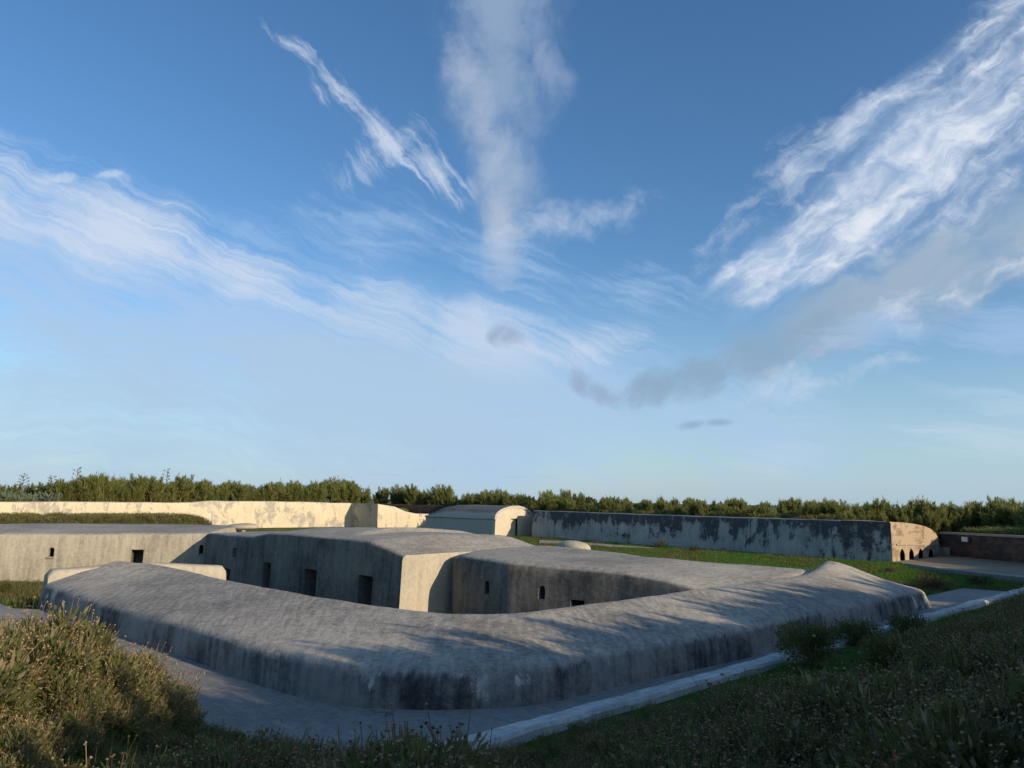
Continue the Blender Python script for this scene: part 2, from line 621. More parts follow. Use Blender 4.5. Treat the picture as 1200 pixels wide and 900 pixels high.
# ------------------------------------------------------------------ ground sheet
def build_ground():
    xs = np.concatenate([[-4000, -1500, -500, -200, -120], np.arange(-80, -26, 1.0), np.arange(-26, 32, .5), np.arange(32, 70, 1.0), [120, 200, 500, 1500, 4000]])
    ys = np.concatenate([[-3000, -800, -200, -80], np.arange(-40, -4, 1.5), np.arange(-4, 36, .5), np.arange(36, 110, 1.0), [150, 250, 600, 2000, 8000]])
    X, Y = np.meshgrid(xs, ys)
    Z = ground_z(X, Y)
    near = (np.abs(X) < 75) & (Y < 108) & (Y > -30)
    nz = value_noise(X, Y, .5, 3.) * .07
    d, _ = poly_signed(X, Y, OUT_P)
    Z = Z + np.where(near & (d > .6), nz, np.where(near, nz * .25 - .03, 0))
    nx, ny = len(xs), len(ys)
    v = np.stack([X.ravel(), Y.ravel(), Z.ravel()], 1)
    fs = []
    for j in range(ny - 1):
        for i in range(nx - 1):
            a = j * nx + i
            fs.append((a, a + 1, a + nx + 1, a + nx))
    o = mesh_obj('ground', v, fs, M['ground'])
    tag(o, 'grassed earth of the fort and its rampart banks', 'ground', kind='structure')


build_ground()

# ------------------------------------------------------------------ near rampart (sloping plaster roof)
def build_rampart():
    root = empty('rampart', tuple(NO[6]))
    inv = -Vector(NO[6])
    pairs = [tuple(o) [:2] + tuple(i) + (.6,) for o, i in zip(NO, NI)]
    pairs[0] = pairs[0][:5] + (.66,)
    st = catmull(pairs, 9)
    bumpP = at(974, 660, 1.25)
    stations = []
    sws = []
    arc = 0.
    prevO = None
    ns = len(st)
    for si, p in enumerate(st):
        O = Vector((p[0], p[1], 0)); I = Vector((p[2], p[3], 0))
        zr, zo = p[4], p[5]
        D = I - O
        L = D.length
        D.normalize()
        prof = [(.0, -.35), (.0, -.02), (.05, .18), (.09, .33), (.13, zo - .17), (.18, zo - .08), (.27, zo - .015), (.4, zo + .03)]
        n = 12
        for k in range(1, n):
            w = k / n
            prof.append((.4 + (L - .75) * w, zo + .03 + (zr - zo - .03) * (1 - (1 - w) ** 1.08)))
        prof += [(L - .32, zr + .0), (L - .16, zr - .02), (L - .06, zr - .07), (L, zr - .18), (L + .05, zr - .6), (L + .1, -.6), (L + .14, -1.75), (L * .5, -1.75)]
        if True:
            row = []
            mid_ = (O + I) / 2
            if prevO is not None: arc += (mid_ - prevO).length
            prevO = mid_
            sws.append([(arc, w, z) for w, z in prof])
            for w, z in prof:
                P = O + D * w + Vector((0, 0, z))
                if z > 0:
                    g = math.exp(-((P.x - bumpP.x) ** 2 + (P.y - bumpP.y) ** 2) / (2 * .95 ** 2))
                    P.z += .58 * g * min(1, max(0, (z - .3) / .3))
                P += wob(P, .024, .5) + wob(P, .013, 2.1, 5)
                row.append(P)
            stations.append(row)
    # rounded right hand end
    last = stations[-1]
    along = (Vector(stations[-1][4]) - Vector(stations[-4][4])); along.z = 0; along.normalize()
    c = sum((Vector(q) for q in last), Vector()) / len(last)
    zt = max(q.z for q in last)
    for k, (f, s) in enumerate(((.12, .985), (.22, .95), (.28, .90), (.31, .84))):
        row = []
        for q in last:
            r = Vector(q)
            if r.z > 0:
                r.z = r.z - (1 - s) * 1.2 * max(0, min(1, r.z / .5)) 
            r2 = Vector((c.x + (r.x - c.x) * (1 - (1 - s) * .35), c.y + (r.y - c.y) * (1 - (1 - s) * .35), r.z))
            row.append(r2 + along * f)
        stations.append(row)
        sws.append([(arc + f, q[1], q[2]) for q in sws[-1]])
    bm = sweep_bm(stations)
    for v in bm.verts: v.co += inv
    o = bm_obj('rampart', bm, M['rampart'])
    a_ = o.data.attributes.new('sw', 'FLOAT_VECTOR', 'POINT')
    a_.data.foreach_set('vector', np.array(sws, np.float32).reshape(-1))
    bpy.data.objects.remove(root)
    o.location = NO[6]
    tag(o, 'low grey rampart with broad sloping plaster roof bending around the sunken court', 'rampart')
    auto_sharp(o, 60)
    return o


build_rampart()


def wall_prof(base, inward, h, thick, batter=.1, z0=-.4, r=.1):
    """profile of a free standing wall: base point on the visible face, leaning back"""
    pts = [(0, z0), (batter * .3, h * .35), (batter * .7, h * .7), (batter, h - r), (batter + r * .3, h - r * .3), (batter + r, h),
           (thick * .5, h + .01), (thick - batter - r, h), (thick - batter - r * .3, h - r * .3), (thick - batter, h - r), (thick - batter * .5, h * .5), (thick, z0)]
    return [Vector((base.x, base.y, 0)) + inward * a + Vector((0, 0, z)) for a, z in pts]


def build_wall(name, pts, heights, inward, thick, mat, label, cat='wall', batter=.1, r=.12, sub=10, amp=.04, z0=-.4, round_end=0):
    P = lerp_pts([(p.x, p.y, h) for p, h in zip(pts, heights)], sub)
    st = []
    for p in P:
        row = wall_prof(Vector((p[0], p[1], 0)), inward, p[2], thick, batter, z0, r)
        st.append([q + wob(q, amp, .5) for q in row])
    if round_end & 1:
        st.insert(0, [q * 1 for q in st[0]])
        d = (Vector(st[1][0]) - Vector(st[2][0])).normalized()
        c = sum(st[0], Vector()) / len(st[0])
        st[0] = [Vector((c.x + (q.x - c.x) * .75, c.y + (q.y - c.y) * .75, q.z - (r if q.z > .5 else 0))) + d * r for q in st[0]]
    if round_end & 2:
        d = (Vector(st[-1][0]) - Vector(st[-2][0])).normalized()
        c = sum(st[-1], Vector()) / len(st[-1])
        st.append([Vector((c.x + (q.x - c.x) * .75, c.y + (q.y - c.y) * .75, q.z - (r if q.z > .5 else 0))) + d * r for q in st[-1]])
    bm = sweep_bm(st)
    o = bm_obj(name, bm, mat)
    o_loc = Vector((pts[0].x, pts[0].y, 0))
    for v in o.data.vertices: v.co -= o_loc
    o.location = o_loc
    auto_sharp(o, 50)
    if label: tag(o, label, cat)
    return o


# end wall that closes the rampart on the left
eA = at(47, 709.5, 0)
eA = eA + Vector((.715, .70, 0)) * .3
eB = on_plane(262, 676, eA, eA + Vector((.715, .70, 0))); eB.z = 0
edir = (eB - eA).normalized()
ein = Vector((-edir.y, edir.x, 0))
build_wall('end_wall', [eA, eA + edir * 1.5, eA + edir * 3.5, eB], [.98, 1.05, 1.02, .88], ein, .75, M['barracks_end'],
           'short rounded plaster wall catching the sun at the left end of the low sloping rampart', 'wall', batter=.06, r=.14, z0=-1.7, round_end=3)

# ------------------------------------------------------------------ barracks wings around the court
def roof_wing(name, fronts, backs, mat, base_f, base_b, label, cat, sub=6, crown=.0, r=.22, nroof=8, amp=.04, batter=.16):
    """fronts/backs: eave points with z (Vectors), paired"""
    F_ = lerp_pts([tuple(p) for p in fronts], sub)
    B_ = lerp_pts([tuple(p) for p in backs], sub)
    st = []
    for f, b in zip(F_, B_):
        f = Vector(f); b = Vector(b)
        D = Vector((b.x - f.x, b.y - f.y, 0)); L = D.length; D.normalize()
        f0 = Vector((f.x, f.y, 0))
        pts = [(-batter, base_f), (-batter * .5, base_f * .4 + f.z * .3), (-.03, f.z - r * 1.6), (0, f.z - r), (r * .12, f.z - r * .5), (r * .45, f.z - r * .14), (r, f.z)]
        for k in range(1, nroof):
            w = k / nroof
            pts.append((r + (L - 2 * r) * w, f.z + (b.z - f.z) * w + crown * math.sin(math.pi * w)))
        pts += [(L - r, b.z), (L - r * .4, b.z - r * .14), (L - r * .1, b.z - r * .5), (L, b.z - r), (L + .1, base_b)]
        row = [f0 + D * a + Vector((0, 0, z)) for a, z in pts]
        st.append([q + wob(q, amp, .5, 2) + wob(q, amp * .35, 2.2, 8) for q in row])
    bm = sweep_bm(st)
    o = bm_obj(name, bm, mat)
    tag(o, label, cat)
    auto_sharp(o, 55)
    return o


def opening(o, name, px0, px1, ytop, ybot, A, B, inward, style='box', depth=1.1, zbot=None, label=None, surround=None, mat='lining', front=.14):
    """returns the cutter and builds the lining as a part"""
    p0 = on_plane(px0, (ytop + (ybot or ytop + 20)) / 2, A, B)
    p1 = on_plane(px1, (ytop + (ybot or ytop + 20)) / 2, A, B)
    pm = (p0 + p1) / 2
    w = (Vector((p1.x - p0.x, p1.y - p0.y, 0))).length
    top = on_plane((px0 + px1) / 2, ytop, A, B).z
    bot = zbot if zbot is not None else on_plane((px0 + px1) / 2, ybot, A, B).z
    tang = Vector((p1.x - p0.x, p1.y - p0.y, 0)).normalized()
    P = Vector((pm.x, pm.y, bot))
    ol = arch_outline(w, top - bot, style)
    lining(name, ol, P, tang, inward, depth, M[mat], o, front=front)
    if name == 'window':
        b_ = bmesh.new()
        vs_ = []
        for q_ in (-w * .62, w * .62):
            vs_.append([b_.verts.new(P + tang * q_ + inward * a_ + Vector((0, 0, z_))) for a_, z_ in ((-.14, -.075), (-.16, -.005), (.3, -.004), (.3, -.075))])
        for j in range(4): b_.faces.new((vs_[0][j], vs_[0][(j + 1) % 4], vs_[1][(j + 1) % 4], vs_[1][j]))
        b_.faces.new(vs_[0]); b_.faces.new(list(reversed(vs_[1])))
        bm_obj('window_sill', b_, M['step'], o, smooth=False)
    return prism(ol, P, tang, inward, -.6, depth)


# left barracks (sunlit)
nK = Vector((kdir.y, -kdir.x, 0)); inK = -nK
KE = at(243, 625, 1.24)
KE = K1 + kdir * ((KE - K1).dot(kdir))
kb = [at(-130, 613.5, 1.42), at(0, 613.5, 1.42), at(130, 613.3, 1.42), at(288, 615.6, 1.38)]
kf = [K0, K1, on_plane(125, 625, K1, K1 + kdir), Vector((KE.x, KE.y, 1.24))]
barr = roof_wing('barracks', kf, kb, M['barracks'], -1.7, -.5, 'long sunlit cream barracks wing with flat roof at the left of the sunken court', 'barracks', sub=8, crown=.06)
cs = []
KP = (K1, K1 + kdir)
cs.append(opening(barr, 'window', 57.2, 63.8, 641.5, 652.5, *KP, inK, 'round'))
cs.append(opening(barr, 'doorway', 153.2, 168, 644, None, *KP, inK, 'box', 1.3, zbot=COURT_Z + .05))
cs.append(opening(barr, 'window', 233.3, 238.6, 638.5, 649, *KP, inK, 'round'))
cut(barr, cs)

# door wing (wall colour darkened for shade, three doors), hip at its right end
lv = vdir
inL = udir
ridge_w, back_w = 3.4, 7.6


def lpt(t, w, z):
    b = Vector((L_END.x, L_END.y, 0)) + lv * t + udir * w
    return Vector((b.x, b.y, z))


t_432 = (on_plane(432, 634, L_END, L_END + lv) - L_END).dot(lv)
z_432 = on_plane(432, 634, L_END, L_END + lv).z
t_315 = (on_plane(315, 624, L_END, L_END + lv) - L_END).dot(lv)
z_315 = on_plane(315, 624, L_END, L_END + lv).z
t_295 = (on_plane(295, 629, L_END, L_END + lv) - L_END).dot(lv)
z_295 = on_plane(295, 629, L_END, L_END + lv).z
st_L = []
PB_ = lpt(t_295, 0, 0)
PK_ = Vector((KE.x, KE.y, 0))
cdir = (PK_ - PB_)
CL_ = cdir.length
cdir.normalize()
inC = Vector((cdir.y, -cdir.x, 0))
if inC.dot(udir) < 0: inC = -inC
inM = (inC + udir).normalized()
spec = lerp_pts([(0, 1.3, 1.33, 1.28), (t_432, z_432, z_432 + .19, 1.75), (4.35, z_432, z_432 + .17, 1.72), (4.75, z_432, z_432 + .33, 1.8), (t_315, z_315, z_315 + .17, 1.78), (t_295, z_295, z_295 + .2, 1.5), (t_295 + CL_, 1.25, 1.32, 1.3), (t_295 + CL_ + .5, 1.15, 1.2, 1.2)], 8)


def lpos(tv, w, z):
    if tv < t_295 - .6: b = lpt(tv, w, z)
    elif tv <= t_295 + .4:
        b = PB_ + (lv * (tv - t_295) if tv < t_295 else cdir * (tv - t_295)) + inM * w
    else: b = PB_ + cdir * (tv - t_295) + inC * w
    return Vector((b.x, b.y, z))


for tv, zf, zr, zb in spec:
    r = .13
    prof = [(-.14, -1.7), (-.06, -.3), (-.02, zf - r * 1.5), (.01, zf - r * .7), (.06, zf - r * .2), (.16, zf + .01)]
    for k in range(1, 6):
        w = k / 6
        prof.append((.16 + (ridge_w - .16) * w, zf + (zr - zf) * math.sin(w * math.pi / 2)))
    prof.append((ridge_w, zr))
    for k in range(1, 6):
        w = k / 6
        prof.append((ridge_w + (back_w - ridge_w) * w, zr + (zb - zr) * (1 - math.cos(w * math.pi / 2))))
    prof += [(back_w - .05, zb - .05), (back_w, zb - .2), (back_w + .05, -.5)]
    row = [lpos(tv, w, z) for w, z in prof]
    st_L.append([q + wob(q, .035, .5, 2) for q in row])
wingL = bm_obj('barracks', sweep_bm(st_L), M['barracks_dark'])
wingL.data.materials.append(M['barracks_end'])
wingL.data.polygons[-2].material_index = 1  # sunlit end face takes a paler copy, its light put into the colour
tag(wingL, 'dark walled barracks wing with three doorways facing the court and a sunlit end wall', 'barracks')
auto_sharp(wingL, 50)
LP = (L_END, L_END + lv)
cs = [opening(wingL, 'doorway', 308.5, 318, 659, None, *LP, inL, 'box', 1.3, zbot=COURT_Z + .05),
      opening(wingL, 'doorway', 357, 372.3, 667, None, *LP, inL, 'box', 1.3, zbot=COURT_Z + .05),
      opening(wingL, 'doorway', 420.5, 438, 674.5, None, *LP, inL, 'box', 1.3, zbot=COURT_Z + .05)]
CP_ = (PB_, PK_)
cs += [opening(wingL, 'window', 273.6, 277.8, 642, 653.5, *CP_, inC, 'box', .8),
       opening(wingL, 'doorway', 259, 271, 665.5, None, *CP_, inC, 'box', 1.3, zbot=COURT_Z + .05)]
cut(wingL, cs)

# right wing, its roof sinking into the rampart at the right corner
rf = [at(543, 650.5, 1.3), at(595, 657, 1.27), at(670, 664, 1.2), at(720, 669, 1.15), at(785, 677, 1.07), at(850, 686, .97)]
rb = [at(585, 638.5, 1.38), at(640, 638.5, 1.37), at(700, 645, 1.33), at(762, 652, 1.27), at(860, 660, 1.18), at(955, 668, 1.03)]
rf[0] = rf[0] - (rf[1] - rf[0]).normalized() * .05
rf.insert(0, rf[0] - (rf[1] - rf[0]).normalized() * .5)
rb.insert(0, rb[0] - (rb[1] - rb[0]).normalized() * .5)
rf[-1].z -= .28; rf[-2].z -= .05; rb[-1].z += .02
e_ = (rf[-1] - rf[-2]).normalized() * .7
rf.append(rf[-1] + e_ - Vector((0, 0, .25)))
rb.append(rb[-1] + e_ - Vector((0, 0, .25)))
rf[0].z -= .1
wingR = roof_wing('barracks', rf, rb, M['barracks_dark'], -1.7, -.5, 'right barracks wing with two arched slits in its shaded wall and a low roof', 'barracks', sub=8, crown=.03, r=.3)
RA, RB = Vector((rf[1].x, rf[1].y, 0)), Vector((rf[4].x, rf[4].y, 0))
rd = (RB - RA).normalized()
inR = Vector((-rd.y, rd.x, 0))
if inR.y < 0: inR = -inR
RP = (RA, RB)
cs = [opening(wingR, 'window', 575, 581.3, 679.5, 695, *RP, inR, 'round', .9),
      opening(wingR, 'window', 638.8, 645.8, 685.3, 701, *RP, inR, 'round', .9),
      opening(wingR, 'doorway', 673, 688, 702.5, None, *RP, inR, 'box', 1.2, zbot=COURT_Z + .05)]
cut(wingR, cs)

# lower roof block behind the hip of the door wing
mf = [at(500, 641, 1.42), at(560, 640, 1.42), at(607, 637.2, 1.4)]
mb = [at(500, 629.5, 1.55), at(560, 628.6, 1.55), at(594, 629.2, 1.5)]
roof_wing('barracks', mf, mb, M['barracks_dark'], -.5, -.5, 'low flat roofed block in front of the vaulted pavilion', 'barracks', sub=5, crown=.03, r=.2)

def mound(name, P, rx, ry, h, rz, mat, label, cat):
    bm = bmesh.new()
    bmesh.ops.create_uvsphere(bm, u_segments=28, v_segments=16, radius=1)
    for v in bm.verts:
        c = v.co
        v.co = Vector((c.x * rx, c.y * ry, (abs(c.z) ** .85) * math.copysign(1, c.z) * h))
        v.co += wob(v.co + P, .05, .9)
    o = bm_obj(name, bm, mat)
    o.location = P
    o.rotation_euler.z = rz
    tag(o, label, cat)
    return o


mound('vent_mound', at(672, 643, .1), 1.25, .8, .55, R_(-30), M['barracks_end'], 'small pale plaster hump showing behind the right wing roof', 'hump')
mound('vent_mound', at(285, 616.3, 1.42) - Vector((0, 0, .05)), 1.0, .6, .22, 0, M['barracks_end'], 'low rounded plaster hump on the roof edge before the cream wall', 'hump')

# ------------------------------------------------------------------ outer walls
nFL = Vector((fl_dir.y, -fl_dir.x, 0)); inFL = -nFL
fl_st = [flA0, flA, on_plane(120, 600, flA, flB), on_plane(225, 600, flA, flB), on_plane(246, 600, flA, flB), on_plane(330, 600, flA, flB), flB]
fl_top = [588, 588, 588.3, 589, 587, 587.6, 589.6]
hs = []
for i, (p, px) in enumerate(zip(fl_st, (-100, 0, 120, 225, 246, 330, 413))):
    hs.append(2.4 if i == 0 else on_plane(px, fl_top[i], flA, flB).z)
build_wall('rampart_wall', fl_st, hs, inFL, 1.3, M['cream'], 'long sunlit cream rampart wall with flaking grey patches at the back left', 'wall', batter=.12, sub=8, amp=.06)
# projecting block with dark side and bright face
bd = (blkB - blkA).normalized(); bin_ = Vector((-bd.y, bd.x, 0))
z1 = on_plane(443, 590.5, blkA, blkB).z
z2 = on_plane(466, 594.5, blkA, blkB).z
z3 = on_plane(478, 600.5, blkA, blkB).z
z4 = on_plane(489, 602.0, blkA, blkB).z
pp = [blkA, on_plane(463, 600, blkA, blkB), on_plane(477, 600, blkA, blkB), blkB, blkB + bd * 2.2]
build_wall('embrasure_block', [Vector((p.x, p.y, 0)) for p in pp], [z1, z2 + .1, z3 + .1, z4, z4 - .05], bin_, 5.3, M['cream'],
           'bright stepped wall block with one dark side at the end of the cream wall', 'wall', batter=.08, sub=6, amp=.05)

# peeling wall
fr_d = (frL - brickA).normalized()
fr_in = Vector((fr_d.y, -fr_d.x, 0))
if fr_in.y < 0: fr_in = -fr_in
px_fr = [1045, 1000, 930, 850, 780, 700, 628, 623]
tp_fr = [611.5, 610.3, 608.2, 605.8, 603.5, 600.8, 598.3, 598.1]
pts = [on_plane(x, 630, brickA, frL) for x in px_fr]
hh = [on_plane(x, y, brickA, frL).z for x, y in zip(px_fr, tp_fr)]
pts[0] = pts[0] + (pts[1] - pts[0]).normalized() * .85
build_wall('rampart_wall', [Vector((p.x, p.y, 0)) for p in pts], hh, fr_in, 1.3, M['peeling'], 'long shaded rampart wall with peeling dark stained whitewash right of the pavilion', 'wall', batter=.1, sub=6, amp=.05)
d2 = (Vector((-8, 92, 0)) - frL).normalized()
in2 = Vector((d2.y, -d2.x, 0))
if in2.x < 0: in2 = -in2
build_wall('rampart_wall', [frL + d2 * 3.2, Vector((-8, 92, 0)), Vector((-18, 98, 0))], [2.5, 2.5, 2.55], in2, 1.0, M['dark_brick'], 'dark brick back wall glimpsed left of and behind the vaulted pavilion', 'wall', sub=8)

# brick end of the peeling wall with four pointed niches
bdir = (brickB - brickA); bdir.z = 0; bdir.normalize()
b_in = Vector((-bdir.y, bdir.x, 0))
prof_px = [(1045.5, 611.5), (1058, 612.2), (1072, 614.2), (1083, 616.5), (1090, 619.5), (1095.5, 624), (1098.5, 630), (1100, 638), (1104, 645.5), (1109, 647.5)]
top_pts = [on_plane(x, y, brickA, brickA + bdir) for x, y in prof_px]
P0_ = Vector((brickA.x, brickA.y, 0)) - b_in * .06
ol_ = [(0., -.4)] + [((p - brickA).dot(bdir), max(p.z, .05)) for p in top_pts]
ol_[1] = (0., ol_[1][1])
ol_.append((ol_[-1][0] + .02, -.4))
bmb = prism(list(reversed(ol_)), P0_, bdir, b_in, 0., 3.0)
bmesh.ops.bevel(bmb, geom=[e for e in bmb.edges if all(abs((v.co - P0_).dot(b_in)) < 1e-4 and v.co.z > 0 for v in e.verts)], offset=.05, segments=2, affect='EDGES')
brk = bm_obj('brick_end_wall', bmb, M['brick'])
brk.data.materials.append(M['peeling'])
for f_ in brk.data.polygons:
    if f_.normal.dot(bdir) < -.8: f_.material_index = 1
tag(brk, 'worn tan brick wall end with four pointed niches and a curved top', 'wall')
auto_sharp(brk, 35)
cs = []
for cx in (1056.3, 1067, 1078, 1090):
    cs.append(opening(brk, 'niche', cx - 2.9, cx + 2.9, 642.6, 657 - (cx - 1056) * .03, brickA, brickA + bdir, b_in, 'point', .62, mat='recess_shade', front=-.02))
for c_i in cs:
    cut(brk, [c_i])
# pale ledge over the niches
lp = [on_plane(x, 638.2, brickA, brickA + bdir) for x in (1049, 1098)]
bm = bmesh.new()
q0 = Vector(lp[0]) - b_in * .13; q1 = Vector(lp[1]) - b_in * .1
vs = []
for q in (q0, q1):
    vs.append([bm.verts.new(q + o_) for o_ in (Vector((0, 0, -.04)), Vector((0, 0, .035)), b_in * .25 + Vector((0, 0, .05)), b_in * .25 + Vector((0, 0, -.04)))])
for j in range(4): bm.faces.new((vs[0][j], vs[0][(j + 1) % 4], vs[1][(j + 1) % 4], vs[1][j]))
bm.faces.new(vs[0]); bm.faces.new(list(reversed(vs[1])))
bm_obj('ledge', bm, M['step'], brk, smooth=False)

# brick retaining wall on the far right
rw_n = Vector((rw_dir.y, -rw_dir.x, 0))
if rw_n.x > 0: rw_n = -rw_n
rw_in = -rw_n
ra, rb_ = Vector((rwA.x, rwA.y, 0)), Vector((rwC.x, rwC.y, 0))
hA = on_plane(1102, 624.5, ra, rb_).z
hB = on_plane(1200, 629, ra, rb_).z
rw = build_wall('retaining_wall', [ra - rw_dir * .6, rwB, rwC], [hA, hB, hB], rw_in, .7, M['dark_brick'], 'dark brick retaining wall at the far right below the shrubs', 'wall', sub=8, batter=.12, r=.05)
# coping as a part
cp = []
for p, h in ((ra - rw_dir * .6, hA), (rwB, hB), (rwC, hB)):
    b = Vector((p.x, p.y, 0)) + rw_in * .06
    cp.append([b + rw_in * a + Vector((0, 0, h + z)) for a, z in ((0, -.06), (0, .07), (.5, .07), (.5, -.06))])
co = bm_obj('coping', sweep_bm(cp), M['step'], None, smooth=False)
for v in co.data.vertices: v.co -= rw.location
co.parent = rw
# white notice board on it
sp_ = on_plane(1133, 632, ra, rb_) - rw_in * .04
tng = rw_dir
bm = bmesh.new()
bmesh.ops.create_cube(bm, size=1)
for v in bm.verts: v.co = tng * v.co.x * .62 + Vector((0, 0, v.co.z * .3)) + rw_n * (v.co.y * .04)
bmesh.ops.bevel(bm, geom=list(bm.edges), offset=.008, segments=1, affect='EDGES')
sg = empty('notice_board', sp_ + rw_n * .1)
tag(sg, 'small white notice board fixed on the dark brick wall', 'sign')
bm_obj('board', bm, M['board'], sg, smooth=False)
for s in (-1, 1):
    bm = bmesh.new()
    r_ = bmesh.ops.create_cube(bm, size=1)
    for v in r_['verts']: v.co = tng * (v.co.x * .05 + s * .22) + Vector((0, 0, v.co.z * .24)) + rw_n * (v.co.y * .12 - .07)
    bm_obj('bracket', bm, M['post'], sg, smooth=False)

# platform with curved kerb on the far right
pf_t = [(1046, 658.2), (1062, 660.2), (1080, 663), (1110, 666.5), (1140, 669.3), (1170, 672.5), (1200, 675.8), (1240, 681)]
PFZ = .30
pf_z = [.05, .12, .2, .26, .29, .3, .3, .3]
front = catmull([tuple(at(x, y, z))[:2] + (z,) for (x, y), z in zip(pf_t, pf_z)], 3)
fz = [p[2] for p in front]
front = [Vector((p[0], p[1], 0)) for p in front]
st = []
for i, p in enumerate(front):
    a = front[max(0, i - 1)]; b = front[min(len(front) - 1, i + 1)]
    tg = (b - a).normalized()
    inn = Vector((-tg.y, tg.x, 0))
    if inn.dot(Vector((.7, .7, 0))) < 0: inn = -inn
    st.append([p + inn * w + Vector((0, 0, z)) + wob(p, .03, .8) for w, z in ((-.06, -.4), (-.02, fz[i] * .5), (0, fz[i] - .04), (.05, fz[i]), (.5, fz[i] + .005), (.55, fz[i] - .06), (.55, -.4))])
plat = bm_obj('platform', sweep_bm(st), M['platform'])
tag(plat, 'low curved platform edge of grey cement in front of the dark brick wall', 'platform')
auto_sharp(plat, 35)
# gravel floor inside the kerb
poly = [s[4] for s in st] + [Vector((rwC.x, rwC.y, 0)) + rw_in * .2, Vector((rwA.x, rwA.y, 0)) + rw_in * .2, Vector((brickA.x, brickA.y, 0)) + bdir * .2]
bm = bmesh.new()
zs_ = [z - .03 for z in fz] + [.3, .12, .03]
top = [bm.verts.new(Vector((p.x, p.y, z))) for p, z in zip(poly, zs_)]
bm.faces.new(top)
bmesh.ops.triangulate(bm, faces=bm.faces)
bm_obj('gravel_floor', bm, M['gravel'], plat, smooth=False)
# two steps beside the brick end
for k, (x, y, s) in enumerate(((1107, 657, .55), (1112, 657.5, .34))):
    pass
sb_ = empty('stone_steps', on_plane(1106, 656, brickA, brickA + bdir) - b_in * .3)
sb_.location.z = .1
tag(sb_, 'pale stone steps at the foot of the brick wall end', 'steps')
for k in range(3):
    bm = bmesh.new()
    bmesh.ops.create_cube(bm, size=1)
    for v in bm.verts:
        v.co = bdir * (v.co.x * .45 + k * .35) + b_in * (v.co.y * .6) + Vector((0, 0, (v.co.z + .5) * (.55 - k * .17)))
    bmesh.ops.bevel(bm, geom=list(bm.edges), offset=.03, segments=2, affect='EDGES')
    bm_obj('step', bm, M['step'], sb_, smooth=False)

# ------------------------------------------------------------------ vaulted pavilion
def build_pavilion():
    g0 = at(579.5, 629, 0)
    gd = udir
    g1 = on_plane(624, 615, g0, g0 + gd)
    W = (Vector((g1.x - g0.x, g1.y - g0.y, 0))).length
    Lp = (on_plane(498, 615, g0, g0 + vdir) - g0).dot(vdir)
    ze = on_plane(579.5, 608.5, g0, g0 + gd).z
    zt = on_plane(598, 592.6, g0, g0 + gd).z
    root = empty('pavilion')
    tag(root, 'small vaulted plaster building with a dark door in its sunlit gable', 'building')

    def P(w, t, z): return udir * w + vdir * t + Vector((0, 0, z))
    # walls: a box with a gable
    arc = []
    n = 14
    for k in range(n + 1):
        a = math.pi * k / n
        arc.append((W / 2 - W / 2 * math.cos(a) * .97, ze + (zt - ze - .06) * math.sin(a) ** .9))
    prof = [(0, -.4)] + arc + [(W, -.4)]
    st = [[P(w, 0, z) for w, z in prof], [P(w, .35, z) for w, z in prof]]
    gab = bm_obj('gable_wall', sweep_bm(st), M['gable'], root)
    side = [(.12, -.4), (.06, ze), (W - .06, ze), (W - .12, -.4)]
    st = [[P(w, .36, z) for w, z in side], [P(w, Lp * .5, z) for w, z in side], [P(w, Lp, z) for w, z in side]]
    bm_obj('wall', sweep_bm(st), M['pavilion_side'], root, smooth=False)
    # vault with overhang, hipped down at the far end
    st = []
    for t, f in ((-.06, 1), (.2, 1), (1.5, 1), (3, 1), (Lp * .5, 1), (Lp * .7, .97), (Lp * .82, .85), (Lp * .9, .62), (Lp * .96, .35), (Lp + .02, .06)):
        row = []
        for k in range(n + 1):
            a = math.pi * k / n
            row.append((W / 2 - (W / 2 + .1) * math.cos(a), ze - .03 + (zt - ze) * f * math.sin(a) ** .9 + .04))
        row2 = [(W / 2 - (W / 2 - .1) * math.cos(math.pi * k / n), ze - .12 + (zt - ze) * f * math.sin(math.pi * k / n) ** .9 * .93) for k in range(n, -1, -1)]
        st.append([P(w, t, z) + wob(P(w, t, z), .05, .7, 3) for w, z in row + row2])
    ro = bm_obj('roof', sweep_bm(st), M['pavilion_side'], root)
    auto_sharp(ro, 45)
    # door in gable
    px0, px1 = on_plane(598.5, 620, g0, g0 + gd), on_plane(607, 620, g0, g0 + gd)
    w0 = (px0 - g0).dot(gd); w1 = (px1 - g0).dot(gd)
    zd = on_plane(603, 608, g0, g0 + gd).z
    wc = (w0 + w1) / 2
    ol = arch_outline(w1 - w0, zd, 'box')
    c = prism(ol, P(wc, 0, .02), udir, vdir, -.3, .34)
    cut(gab, [c])
    c2 = prism(ol, P(wc, 0, .02), udir, vdir, .3, 1.2)
    wl = [o for o in root.children if o.name.startswith('wall')][0]
    cut(wl, [c2])
    lining('doorway', ol, P(wc, 0, .02), udir, vdir, 1.2, M['recess_shade'], root, .1)
    root.location = (g0.x, g0.y, 0)
    return root, W, Lp


build_pavilion()
M['peel2'] = M['peeling']

# ------------------------------------------------------------------ paths and kerbs
def strip(name, A, B, z, mat, label, thick=None, kind='structure'):
    """flat strip between polylines A and B (Vectors)"""
    v = []
    for a, b in zip(A, B):
        for k in range(5):
            p = a.lerp(b, k / 4)
            v.append((p.x, p.y, z))
    f = []
    for i in range(len(A) - 1):
        for k in range(4):
            q = i * 5 + k
            f.append((q, q + 1, q + 6, q + 5))
    o = mesh_obj(name, v, f, mat)
    if label: tag(o, label, 'path', kind=kind)
    return o


